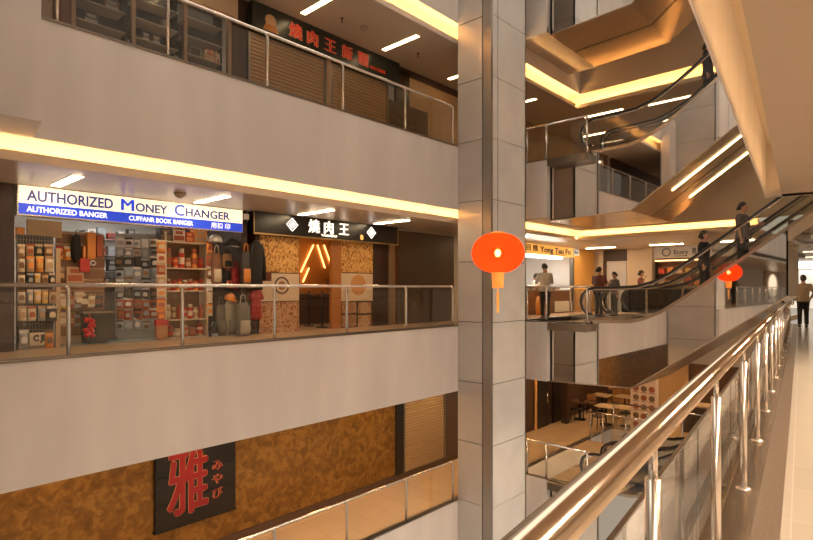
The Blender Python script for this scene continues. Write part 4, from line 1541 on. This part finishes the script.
def ring(cx, cz, y, ro, ri, m, parent, name, n=28):
    mb = MB()
    for k in range(n):
        a0, a1 = 2 * pi * k / n, 2 * pi * (k + 1) / n
        P = [(cx + cos(a) * q, cz + sin(a) * q) for a, q in ((a0, ro), (a1, ro), (a1, ri), (a0, ri))]
        mb.prism(P if ri > 0 else P[:3], 'y', y - .008, y)
    return mb.build(name, m, parent)


pn = facade_panel(258.5, 299.5, [('lattice_print', 237, 272.5, lattice), ('cream_print', 273.5, 301, creamp), ('food_print', 302, 334, food)], 'patterned poster panel with round logo left of the grill shop doorway')
ring(gx(281.5), gz(281.5, 285.5), NW - .013, .20, .165, dark_brown, pn, 'logo_ring')
ring(gx(281.5), gz(281.5, 285.5), NW - .013, .10, .03, mat('logo_brown', (.35, .15, .06), .5), pn, 'logo_centre')
MB().box(gx(262), gx(271), NW - .02, NW - .012, gz(266, 281), gz(266, 273)).build('red_label', mat('label_maroon', (.16, .03, .02), .5), pn)
pn = facade_panel(340.5, 373, [('lattice_print', 241, 272.5, lattice), ('cream_print', 273.5, 301, creamp)], 'patterned poster panel with orange medallion right of the grill shop doorway')
ring(gx(358), gz(358, 285), NW - .013, .27, 0, mat('medallion', (.62, .30, .11), .5), pn, 'medallion')
for i, (a, b, c_, d_) in enumerate([(342, 356, 302.5, 313), (358, 371, 302.5, 313), (342, 356, 315, 326.5), (358, 371, 315, 326.5)]):
    MB().box(gx(a), gx(b), NW - .012, NW, gz((a + b) / 2, d_), gz((a + b) / 2, c_)).build('food_picture', food, pn)
    ring(gx((a + b) / 2), gz((a + b) / 2, (c_ + d_) / 2), NW - .013, .15, .0, mat('dish_%d' % (i % 2), [(.42, .2, .1), (.55, .35, .2)][i % 2], .5), pn, 'dish_print')

# interior of the doorway
orange_w = mat('orange_wall', (.62, .27, .07), .5)
d0, d1 = gx(300), gx(340)
struct(MB().box(d0 - .9, d1 + 3.2, 12.9, 13.0, .3, 3.0).build('wall_left', orange_w))
struct(MB().box(d0 - .25, d0 - .2, NW + .1, 12.9, .3, 3.0).build('wall_left', orange_w))
struct(MB().box(d1 + 3.1, d1 + 3.15, NW + .1, 12.9, .3, 3.0).build('wall_left', orange_w))
struct(MB().box(d0 - .2, d1 + 3.1, 12.6, 12.9, .3, 1.15).build('wall_left', dark_brown))
struct(MB().box(gx(332), gx(341), NW - .01, NW + .1, .3, 2.52).build('door_1', mat('orange_jamb', (.45, .17, .04), .45)))
beam = mat('light_beam', (1, .55, .2), .5, emit=3.0, ecol=(1, .48, .14))
for i, (x0, y0, x1, y1) in enumerate([(301, 272, 313.5, 245), (317.5, 245, 325, 268), (324, 245, 331, 264), (303, 282, 309, 268)]):
    tag(MB().tube([onY(x0, y0, 12.86), onY(x1, y1, 12.86)], .02, 6).build('wall_light_line', beam), 'slanting light line on the orange wall inside the grill shop, %s from the left' % ['second', 'third', 'fourth', 'first'][i], 'light')
r = root('pendant_lamp', 'warm ceiling lamp inside the grill shop doorway', 'lamp', ((d0 + d1) / 2 + .3, 11.9, 2.9))
cx = (d0 + d1) / 2 + .3
MB().box(cx - .5, cx + .5, 11.7, 12.1, 2.94, 2.96).build('diffuser', mat('warm_panel', (1, .6, .25), .5, emit=11, ecol=(1, .52, .17)), r)
MB().box(cx - .53, cx + .53, 11.67, 12.13, 2.955, 2.99).build('frame', dark_brown, r)
# menu stand and stanchions
c = onZ(334, 327, .31)
r = root('menu_stand', 'dark menu stand with tilted board outside the grill shop doorway', 'menu stand', c)
MB().tube([c, c + Vector((0, 0, .95))], .02, 8).build('pole', steel_dk, r)
MB().lathe([(.16, 0), (.16, .02), (.03, .03)], c, 14).build('base', steel_dk, r)
b = MB().box(-.22, .22, -.02, .02, 0, .34).xf(Matrix.Translation(c + Vector((0, -.03, .92))) @ Matrix.Rotation(radians(-20), 4, 'X'))
b.build('board', mat('menu_brown', (.22, .09, .04), .4), r)
c0 = [onZ(px, py, .31) for px, py in ((309, 326), (322, 327.5))]
for i, c in enumerate(c0):
    r = root('stanchion', 'black rope stanchion at the grill shop door, %s' % ['left one', 'right one nearer the menu stand'][i], 'stanchion', c)
    MB().tube([c, c + Vector((0, 0, .92))], .025, 8).build('post', blackmat, r)
    MB().lathe([(.15, 0), (.15, .02), (.03, .035)], c, 14).build('base', blackmat, r)
tag(MB().tube([c0[0] + Vector((0, 0, .86)), (c0[0] + c0[1]) / 2 + Vector((0, 0, .82)), c0[1] + Vector((0, 0, .86))], .015, 8).build('barrier_belt', mat('belt_red', (.25, .05, .03), .6)), 'dark red barrier belt strung between the two stanchions', 'belt')
struct(MB().box(gx(373), gx(388), NW, NW + .08, .3, 2.52).build('door_2', dark_wood))
struct(MB().box(gx(388), gx(393), NW - .06, NW + .1, .3, 2.52).build('column', mat('bronze_post', (.30, .20, .12), .35, .6)))

# ================================================================ upper gallery shops
ux = lambda px: onY(px, 288, NW).x
uz = lambda px, py: onY(px, py, NW).z
struct(MB().box(1.9, 6.45, 11.9, 12.0, 4.82, 7.6).build('wall_left', mat('upper_shop_back', (.03, .022, .016), .6)))
struct(MB().box(ux(50), ux(73), NW, NW + .1, 4.82, 7.6).build('wall_left', mat('brown_panel', (.19, .085, .04), .45)))
for i, px in enumerate((44, 49, 73, 133, 185, 229)):
    x = ux(px)
    struct(MB().box(x - .035, x + .035, NW - .04, NW + .06, 4.82, 7.6).build('trim_%d' % (70 + i), mat('shopfront_bronze', (.30, .20, .13), .35, .5)))
for i, (a, b) in enumerate([(74, 131), (135, 184), (187, 228)]):
    struct(MB().box(ux(a), ux(b), NW + .02, NW + .03, 4.86, 7.2).build('window_%d' % (i + 1), pane_mat('shop_glass', (.97, .97, .95), 1.22)))
SB = []
for i, (a, b) in enumerate([(76, 130), (137, 183), (188, 227)]):
    x0, x1 = ux(a) + .03, ux(b) - .03
    r = root('display_shelf', 'dark display shelf in the upper shop window, %s bay from the left' % ORD[i], 'shelf', ((x0 + x1) / 2, 11.0, 4.82))
    MB().box(x0, x1, 11.25, 11.28, 4.82, 7.3).build('back_panel', mat('shelf_back', (.022, .017, .013), .6), r)
    for z in (5.86, 6.11, 6.48, 6.86):
        MB().box(x0, x1, 10.85, 11.25, z - .02, z).build('shelf_board', mat('shelf_edge', (.55, .50, .44), .4), r)
    SB.append((x0, x1))
x0, x1 = SB[2]


t = root('tube_light', 'added dim tube light inside the upper shop window above the shelves', 'tube light', (4.4, 10.95, 7.3))  # lamp added so the shelves show in the dark interior
MB().box(2.7, 6.2, 10.92, 10.98, 7.27, 7.31).build('tube', mat('fill_tube_dim', (1, .9, .75), .5, emit=6, ecol=(1, .80, .58)), t)
MB().box(2.65, 6.25, 10.9, 11.0, 7.31, 7.34).build('fitting', steel, t)


def frame(x, z, w, h, label, y=10.95):
    r = root('picture_frame', label, 'picture frame', (x, y, z))
    MB().box(x, x + w, y, y + .02, z, z + .02).box(x, x + w, y, y + .02, z + h - .02, z + h).box(x, x + .02, y, y + .02, z, z + h).box(x + w - .02, x + w, y, y + .02, z, z + h).build('moulding', PAL['grey'], r)
    MB().box(x + .02, x + w - .02, y + .008, y + .016, z + .02, z + h - .02).build('picture', PAL['charcoal'], r)


frame(x0 + .12, 6.11, .26, .22, 'small grey picture frame on the shelf behind the upper railing')
frame(x0 + .05, 5.86, .13, .13, 'tiny frame on the low shelf behind the upper railing, leftmost')
frame(x0 + .32, 5.86, .13, .13, 'tiny frame on the low shelf behind the upper railing, second from left')
flat = item('photo_box', 'box', 'cream', 'red', (x0 + .62, 11.02, 6.11), .34, .15, .24, 'cream box with red print on the upper shop shelf', 'box')
for j in range(5):
    item('book', 'box', ['rust red', 'red', 'orange', 'brown', 'tan'][j], 'cream', (x1 - .28 + j * .05, 11.02, 6.11), .035, .16, .28 - .02 * (j % 2), '%s book in the row on the upper shop shelf, %s from the left' % (['rust red', 'red', 'orange', 'brown', 'tan'][j], ORD[j]), 'book', 'books on the upper shop shelf')
for j in range(4):
    item('album', 'box', ['charcoal', 'brown', 'grey', 'charcoal'][j], 'grey', (SB[1][0] + .25 + j * .2, 11.05, [6.11, 6.11, 6.48, 5.86][j]), .14, .14, .2, 'dark album in the middle upper window bay, %s of four' % ORD[j], 'album', 'albums in the middle window')
for j in range(3):
    item('album', 'box', ['charcoal', 'brown', 'charcoal'][j], 'grey', (SB[0][0] + .3 + j * .35, 11.05, [6.11, 6.48, 5.86][j]), .25, .14, .22, 'dark album in the left upper window bay, %s of three' % ORD[j], 'album', 'albums in the left window')
r = root('shop_sign', 'beige poster sign with fine print above the upper shop window', 'sign', (ux(215), NW - .05, 7.1))
MB().box(ux(188), ux(236), NW - .08, NW - .04, 7.02, 7.6).build('board', mat('poster_beige', (.52, .40, .28), .5), r)
MB().box(ux(200), ux(233), NW - .084, NW - .08, 7.085, 7.10).build('fine_print', PAL['brown'], r)
struct(MB().box(ux(229), ux(248), NW + .02, NW + .1, 4.82, 7.6).build('door_3', dark_wood))
# grill shop sign upstairs
a, b = ux(249), ux(396)
r = root('shop_sign', 'dark green upper sign with red outlined characters', 'sign', ((a + b) / 2, NW - .1, 7.0))
MB().box(a, b, NW - .14, NW + .06, 6.98, 7.6).build('sign_box', mat('sign_green_black', (.03, .035, .028), .3), r)
redc = mat('red_character', (.75, .06, .03), .5, emit=.06, ecol=(.8, .06, .02))
yel = mat('character_edge', (.75, .40, .25), .5)
for px, ch in ((289.5, '燒'), (307.5, '肉'), (325, '王'), (342, '飯'), (358, '糰')):
    xx = onY(px, 288, NW - .15).x
    for q in (-.016, .03):
        put_text(ch, .37, (xx + q, NW - .142 - (q + .02) * .03, 7.16 - q * .3), yel, r, .01, 0, name='character_edge')
    for q in (0, .012):
        put_text(ch, .37, (xx + q, NW - .15 - q * .1, 7.16), redc, r, .012, 0, name='character')
px_text('燒肉王飯糰', 370, 385, .10, 7.14, redc, r, .0, NW - .145)
fx = onY(271, 288, NW - .15)
mb = MB().ball((fx.x, NW - .14, 7.3), .15, .02, .14, 14, 8)
mb.build('round_emblem', mat('emblem_tan', (.62, .38, .20), .5), r)
MB().prism([(fx.x - .2, 7.06), (fx.x + .2, 7.06), (fx.x + .14, 7.2), (fx.x - .14, 7.2)], 'y', NW - .155, NW - .14).build('emblem_base', mat('emblem_orange2', (.55, .22, .05), .5), r)
sh_up = mat('shutter_tan', (.40, .255, .13), .45, .25)
shutter('roller_shutter', ux(249), ux(325), 4.86, 6.95, NW + .02, sh_up, 'closed tan roller shutter below the red characters, left one')
struct(MB().box(ux(325.5), ux(330), NW - .05, NW + .1, 4.82, 7.0).build('column', mat('tan_post', (.42, .27, .15), .45)))
shutter('roller_shutter', ux(331), ux(387), 4.86, 6.95, NW + .02, sh_up, 'closed tan roller shutter right of the thin post on the upper gallery')
struct(MB().box(ux(396), ux(409), NW - .02, NW + .08, 4.82, 7.5).build('wall_left', dark_wood))
struct(MB().box(ux(388), ux(427), NW - .04, NW + .0, 4.82, 6.55).build('door_4', dark_brown))
struct(MB().box(ux(409), ux(460), NW + .0, NW + .1, 4.82, 7.45).build('wall_left', mat('tan_panel', (.50, .31, .15), .45, var=.12, scale=1.5)))
struct(MB().box(ux(396), ux(460), NW - .02, NW + .1, 7.4, 7.6).build('trim_80', dark_brown))

# ================================================================ lower gallery sign
lx = lambda px: onY(px, 288, NW - .08).x
lz = lambda px, py: onY(px, py, NW - .08).z
a, b = lx(155.5), lx(235.5)
zb = lz(155.5, 534)
r = root('shop_sign', 'black plank sign with big red brush character on the gold wall', 'sign', ((a + b) / 2, NW - .06, zb))
for k in range(4):
    MB().box(a, b, NW - .08, NW - .005, zb + k * .52 + .006, zb + (k + 1) * .52 - .006).build('plank', mat('sign_plank', (.010, .007, .005), .45, var=.4, scale=3, stretch=(.3, 1, 4)), r)
MB().box(a, b, NW - .02, NW - .002, zb, zb + 2.08).build('backing', black, r)
redb = mat('brush_red', (.24, .008, .012), .6)
edge = mat('brush_edge', (.50, .22, .10), .5)
cx = lx(168)
zc0, zc1 = lz(190, 513), lz(190, 449)
hs = (zc1 - zc0) / .90
for j, (q, zq) in enumerate(((-.022, 0), (.042, 0), (.01, .022), (.01, -.022))):
    put_text('雅', hs, (lx(167.5) + q, NW - .084 - .0012 * j, zc0 + .09 * hs + zq), edge, r, .006, .0, name='character_edge', width=lx(208) - lx(169))
for j, (q, zq) in enumerate(((-.010, 0), (.01, .010), (.03, 0), (.01, -.010))):
    put_text('雅', hs, (lx(167.5) + q, NW - .094 - .0012 * j, zc0 + .09 * hs + zq), redb, r, .008, .0, name='character', width=lx(208) - lx(169))
for k, ch in enumerate('みやび'):
    z = lz(217, 466.5 + k * 14)
    for q in (-.012, .018):
        put_text(ch, .24, (lx(212.5) + q, NW - .088, z - .05), edge, r, .006, 0, name='kana_edge')
    put_text(ch, .24, (lx(212.5) + .005, NW - .096, z - .05), redb, r, .01, .001, name='kana')
MB().box(a - .02, b + .02, NW - .1, NW, zb - .02, zb + .01).build('bottom_trim', black, r)

# ================================================================ soup stall (far left wall)
ya, yb_ = onY(527, 288, NW).x - .6, onY(573, 288, NW).x
sg = mat('stall_yellow', (.90, .48, .10), .5, emit=.55, ecol=(1, .48, .10))
r = root('shop_sign', 'glowing yellow soup stall sign with dark lettering beside the column', 'sign', ((ya + yb_) / 2, NW, 2.6))
MB().box(ya, yb_, NW - .12, NW + .08, 2.62, 3.0).build('sign_box', sg, r)
yq = NW - .125
a = onY(549, 288, yq).x
px_text('Yong Tau Fu', 540, 570.5, .31, 2.72, PAL['charcoal'], r, .008, yq)
px_text('目', 526.5, 530.5, .26, 2.75, PAL['charcoal'], r, .004, yq)
px_text('釀', 533, 538, .26, 2.75, PAL['brown'], r, .002, yq)
MB().box(onY(556, 288, yq).x, onY(565, 288, yq).x, yq - .004, yq + .004, 2.655, 2.68).build('fine_print', PAL['brown'], r)
r = root('small_sign', 'small square grey sign at the right end of the soup stall sign', 'sign', (onY(576, 288, NW - .1).x, NW - .1, 2.7))
x_ = onY(573.2, 288, NW - .13).x
MB().box(x_, x_ + .5, NW - .16, NW - .12, 2.70, 2.98).build('board', mat('sign_greyblue', (.55, .60, .58), .5, emit=.25), r)
put_text('Bus', .16, (x_ + .08, NW - .165, 2.78), PAL['charcoal'], r, .006, .003, .32)
struct(MB().box(ya - .2, yb_ + .1, 13.0, 13.1, .3, 3.0).build('wall_left', mat('stall_tile', (.80, .80, .78), .35)))
struct(MB().box(yb_, yb_ + .06, NW, 13.0, .3, 3.0).build('wall_left', mat('stall_tile', (.80, .80, .78), .35)))
r = root('stall_light', 'bright white light bar under the yellow stall sign', 'light', (yb_ - 1.5, NW + .1, 2.5))
MB().box(ya + .1, yb_ - .9, NW + .05, NW + .25, 2.52, 2.6).build('diffuser', mat('stall_tube', (1, .97, .92), .5, emit=24, ecol=(1, .92, .82)), r)
MB().box(ya + .08, yb_ - .88, NW + .03, NW + .27, 2.6, 2.62).build('fitting', steel, r)
r = root('serving_counter', 'steel serving counter of the soup stall with trays of food', 'counter', ((ya + yb_) / 2, NW + .3, .3))
MB().box(ya + .05, yb_ - .14, NW - .02, NW + .6, .3, 1.2).build('body', mat('counter_brown', (.22, .09, .04), .4), r)
MB().box(ya + .05, yb_ - .14, NW - .06, NW + .62, 1.2, 1.25).build('worktop', steel, r)
MB().box(yb_ - 1.7, yb_ - .15, NW - .05, NW - .02, .34, .78).build('white_notice', PAL['white'], r)
struct(MB().box(yb_ - .12, yb_, NW - .06, NW + .1, .3, 2.62).build('column', steel_dk))
for j in range(7):
    x = ya + .35 + j * .48
    q = root('food_tray', 'steel food tray on the soup stall counter, %s from the left' % ORD[j], 'tray', (x, NW + .3, 1.25), 0, 'trays on the stall counter')
    MB().box(x - .19, x + .19, NW + .12, NW + .5, 1.25, 1.37).build('pan', steel, q)
    MB().ball((x, NW + .31, 1.37), .16, .16, .06, 12, 7).build('food', [PAL['cream'], PAL['tan'], PAL['white'], PAL['orange']][j % 4], q)
for j in range(5):
    item('bowl_stack', 'jar', 'white', 'cream', (ya + .6 + j * .55, 12.7, 1.0), .26, .26, .3 + .08 * (j % 2), 'white bowl stack on the back bench of the soup stall, %s from the left' % ORD[j], 'bowls', 'bowl stacks in the stall')
MBb = MB().box(ya + .05, yb_ - .05, 12.4, 12.98, .3, 1.0).build('back_bench', steel)
tag(MBb, 'steel back bench along the rear wall of the soup stall', 'bench')
person('cook in white with orange apron working behind the stall counter', (onY(537, 288, NW + 1.1).x, NW + 1.15, .30), radians(-100), 1.62, mat('cloth_white', (.7, .66, .6), .8), cl_dark, HOLD, HOLDL, nod=.3, cap=PAL['charcoal'])
fx_ = onY(535, 288, NW - .1).x
tag(MB().rings([(fx_, NW - .35, .31, .30, .12), (fx_, NW - .35, .75, .34, .14), (fx_, NW - .35, 1.0, .26, .1)], 14).build('orange_sack', PAL['orange']), 'orange bag of produce on the floor before the stall counter', 'bag')

# yellow wall right of the stall, doorway and cream walls at the far end
yel_w = mat('yellow_wall', (.88, .50, .14), .55)
struct(MB().box(yb_, 24.0, NW - .02, NW + .12, .3, 3.0).build('wall_left', yel_w))
fy = lambda px: onX(px, 288, 24.0).y
fz = lambda px, py: onX(px, py, 24.0).z
struct(MB().box(23.86, 24, fy(604), fy(599.5), .3, 3.0).build('column', mat('pale_pillar', (.66, .62, .56), .5)))
struct(MB().box(23.95, 24.0, fy(627.5), fy(604), 2.5, 3.0).build('wall_far', dark_brown))
struct(MB().box(23.93, 24.0, fy(627), fy(607.5), .3, 2.5).build('door_5', mat('pale_shutter', (.62, .62, .62), .45)))
struct(MB().box(23.9, 24.0, fy(607.5), fy(604), .3, 2.5).build('trim_81', dark_brown))
struct(MB().box(23.9, 24.0, fy(653), fy(628), .3, 3.0).build('wall_far', mat('cream_wall', (.74, .60, .44), .55)))
r = root('shop_sign', 'grey shop sign with round logo on the far wall behind the escalator riders', 'sign', (23.9, fy(694), 2.6))
MB().box(23.8, 24.0, fy(735), fy(656), 2.55, 3.0).build('sign_box', mat('sign_grey', (.42, .36, .29), .5, emit=.12), r)
ring_mb = MB()
cyy, czz = fy(668), 2.79
for k in range(24):
    a0, a1 = 2 * pi * k / 24, 2 * pi * (k + 1) / 24
    ring_mb.prism([(cyy + cos(t) * q, czz + sin(t) * q) for t, q in ((a0, .17), (a1, .17), (a1, .13), (a0, .13))], 'x', 23.785, 23.8)
ring_mb.build('round_logo', PAL['charcoal'], r)
put_text('Ecory', .24, (23.79, fy(675.5), 2.70), PAL['charcoal'], r, .01, .006, fy(675.5) - fy(690), face='-x')
put_text('見ろ', .26, (23.79, fy(693), 2.70), PAL['charcoal'], r, .01, .008, fy(693) - fy(703), face='-x')
put_text('Sushi', .2, (23.79, fy(713), 2.72), PAL['charcoal'], r, .01, .004, fy(713) - fy(728), face='-x')
MB().box(23.786, 23.8, fy(689), fy(676), 2.61, 2.635).build('fine_print', PAL['charcoal'], r)
struct(MB().box(23.92, 24.0, fy(735), fy(657), .3, 2.55).build('wall_far', mat('shop_dark_red', (.16, .06, .03), .5)))
warm_case = mat('case_glow', (1, .62, .3), .5, emit=3.5, ecol=(1, .55, .2))
r = root('display_case', 'tall warm-lit display case below the grey far shop sign', 'display case', (23.7, fy(680), .3))
y0, y1 = fy(708), fy(658.5)
MB().box(23.88, 23.92, y0, y1, .3, 2.5).build('back_panel', mat('case_back', (.30, .14, .07), .5), r)
for k in range(5):
    MB().box(23.55, 23.9, y0, y1, .45 + k * .48, .47 + k * .48).build('shelf_board', PAL['brown'], r)
MB().box(23.55, 23.58, y0, y1, 2.42, 2.46).build('light_bar', warm_case, r)
for yv in (y0, y1):
    MB().box(23.55, 23.9, yv - .02, yv + .02, .3, 2.5).build('side_panel', PAL['charcoal'], r)
for k in range(4):
    for j in range(5):
        a = ['orange', 'cream', 'tan', 'red', 'yellow'][(k + j * 2) % 5]
        item('gift_box', 'box', a, ['red', 'brown', 'cream'][(k + j) % 3], (23.72, y1 - .25 - j * (y1 - y0 - .4) / 4.4, .47 + k * .48), .2, .25, .2 + .06 * ((k + j) % 3), '%s box, %s from left, %s shelf up, lit far display case' % (a, ORD[j], ORD[k]), 'box', 'boxes in the lit display case', pi / 2)
struct(MB().box(23.95, 24.0, 3.6, fy(737), .3, 3.0).build('wall_far', mat('far_brown', (.30, .17, .08), .5)))

# far upper shop sign
r = root('shop_sign', 'dark lettering on the tan wall behind the upper escalator', 'sign', (24, fy(590), 6.7))
u_y = lambda px: onX(px, 288, 23.95).y
MB().box(23.94, 24.0, u_y(634), u_y(552), 6.2, 7.0).build('fascia_board', mat('tan_board', (.42, .26, .13), .5), r)
for body, a, b in (('Bennetta', 559, 578), ('Coco', 597, 607), ('Chow', 610, 622)):
    put_text(body, .4, (23.93, u_y(a), 6.4), PAL['charcoal'], r, .01, .01, u_y(a) - u_y(b), face='-x')

# ================================================================ lower restaurant
lw = mat('restaurant_wood', (.30, .14, .05), .4)
ltop = mat('table_top_pale', (.66, .48, .30), .4)
TB = [(580, 401, 'dark'), (606, 405.5, 'pale'), (626, 407, 'pale'), (602, 394.5, 'pale'), (625, 396, 'pale')]
for i, (px, py, kd) in enumerate(TB):
    c = onZ(px, py, -3.35)
    r = root('table', 'small %s square restaurant table on the lower floor, %s' % (kd, ['beside the brown post', 'front one in the middle', 'front one at the menu pillar', 'rear one in the middle', 'rear one by the menu pillar'][i]), 'table', (c.x, c.y, -4.1))
    MB().box(c.x - .36, c.x + .36, c.y - .36, c.y + .36, -3.385, -3.35).build('tabletop', ltop if kd == 'pale' else mat('table_top_dark', (.10, .05, .03), .3), r)
    MB().tube([(c.x, c.y, -4.08), (c.x, c.y, -3.385)], .035, 10).build('pedestal', blackmat, r)
    MB().lathe([(.24, 0), (.24, .015), (.04, .04)], (c.x, c.y, -4.1), 16).build('base', blackmat, r)


def chair(c, rz, label, m):
    r = root('chair', label, 'chair', c, rz, 'chairs on the lower restaurant floor')
    MB().box(-.2, .2, -.2, .2, .43, .47).build('seat', m, r, local=True, bevel=.01)
    MB().box(-.21, -.18, -.19, .19, .60, .86).build('backrest', m, r, local=True, bevel=.01)
    for sx in (-1, 1):
        for sy in (-1, 1):
            MB().tube([(sx * .20, sy * .19, 0), (sx * .175, sy * .175, .43)] + ([(-.20, sy * .175, .86)] if sx < 0 else []), .014, 6).build('leg', blackmat, r, local=True)
    return r


CH = [(577, 416, 2.5, 'left of the dark table'), (592, 409, 0.3, 'behind the dark table'), (599, 424, -.6, 'in front, left of the pale table'), (612, 414, 2.7, 'between the two front pale tables'), (606, 404, 1.2, 'at the rear between tables'), (634, 404, 0, 'against the menu pillar')]
for i, (px, py, a, w) in enumerate(CH):
    c = onZ(px, py + 4, -4.1)
    chair(c, a, 'dark restaurant chair on the lower floor, ' + w, lw if i % 2 else mat('chair_dark', (.05, .03, .02), .4))
mp0, mp1 = onX(630.5, 288, 21.0).y, onX(655.5, 288, 21.0).y
r = root('menu_board', 'cream menu pillar with red dish pictures on the lower floor', 'menu board', (21.1, (mp0 + mp1) / 2, -4.1))
MB().box(21.0, 21.35, mp1, mp0, -4.1, -1.2).build('board', mat('menu_cream', (.66, .42, .24), .5, emit=.10), r)
for k in range(5):
    for j in range(3):
        cy_, cz_ = mp0 - .2 - j * .29, -2.45 - k * .34
        dm = MB()
        for q in range(14):
            a0, a1 = 2 * pi * q / 14, 2 * pi * (q + 1) / 14
            dm.prism([(cy_, cz_), (cy_ + cos(a0) * .11, cz_ + sin(a0) * .11), (cy_ + cos(a1) * .11, cz_ + sin(a1) * .11)], 'x', 20.985, 21.0)
        dm.build('dish_picture', [PAL['rust red'], PAL['brown']][(k + j) % 2], r)
        MB().box(20.99, 21.0, cy_ - .1, cy_ + .1, cz_ - .155, cz_ - .13).build('price_line', PAL['brown'], r)
c = onZ(565.5, 423, -4.1)
struct(MB().box(c.x - .12, c.x + .12, c.y - .12, c.y + .12, -4.1, -1.15).build('column', dark_wood))
for i, px in enumerate((537, 553)):
    x0 = onY(px - 2, 288, NW).x
    x1 = onY(px + 9, 288, NW).x
    r = struct(MB().box(x0, x1, NW - .1, NW - .05, -4.1, -1.5).build('door_%d' % (6 + i), black))
    MB().tube([(x1 - .15, NW - .15, -3.2), (x1 - .15, NW - .15, -2.8)], .02, 8).build('door_handle', steel, r)
struct(MB().box(onY(533.5, 288, NW).x, onY(536, 288, NW).x, NW - .09, NW - .05, -4.1, -1.5).build('trim_82', mat('orange_slit', (.75, .38, .12), .5)))
struct(MB().box(25.6, 25.8, 9.0, 11.5, -4.1, -1.5).build('wall_far', mat('orange_mural', (.62, .30, .10), .5, var=.5, scale=1.5)))
struct(MB().box(25.65, 25.8, 7.2, 8.4, -4.1, -1.5).build('wall_far', mat('lit_panel_tan', (.72, .46, .22), .5)))
r = root('dish_counter', 'dark counter at the right of the lower restaurant', 'counter', (22.5, 5.4, -4.1))
MB().box(22.2, 22.9, 4.4, 6.4, -4.1, -3.1).build('body', dark_brown, r)
MB().box(22.15, 22.95, 4.35, 6.45, -3.1, -3.05).build('worktop', ltop, r)

# ================================================================ far end of the walkway
r = root('shop_sign', 'bright white shop sign at the far end of the walkway, right edge', 'sign', W(44, -1, 2.5), D2)
MB().box(-.05, .1, -3, 1.3, .05, .55).build('sign_box', mat('sign_bright', (1, .98, .94), .5, emit=1.6, ecol=(1, .96, .9)), r, local=True)
p = W(44.5, -1.5, 0)
wbuild(MB().box(44.6, 44.7, -4, 1.2, 0, 2.5), 'wall_end', mat('bright_shop', (.85, .80, .72), .5, emit=.5, ecol=(1, .9, .75)))
wbuild(MB().box(44.0, 44.6, 1.2, 2.2, 0, 3.1), 'wall_end', mat('end_pillar', (.40, .28, .18), .5))

# shops seen only in the mirror cladding: round-windowed front far behind the viewer
r = root('round_window_shop', 'round glowing shop window seen in the escalator mirror', 'shop window', (-38, NW - .1, .3))
MB().box(-41, -34, NW - .12, NW - .02, .3, 3.0).build('front_panel', mat('tan_front', (.40, .24, .12), .5), r)
cxr, czr = -38.0, 1.55
dm = MB()
for q in range(32):
    a0, a1 = 2 * pi * q / 32, 2 * pi * (q + 1) / 32
    dm.prism([(cxr, czr), (cxr + cos(a0) * 2.2, czr + sin(a0) * 1.15), (cxr + cos(a1) * 2.2, czr + sin(a1) * 1.15)], 'y', NW - .15, NW - .12)
dm.build('window_disc', mat('round_window_glow', (1, .85, .65), .5, emit=.9, ecol=(1, .84, .62)), r)
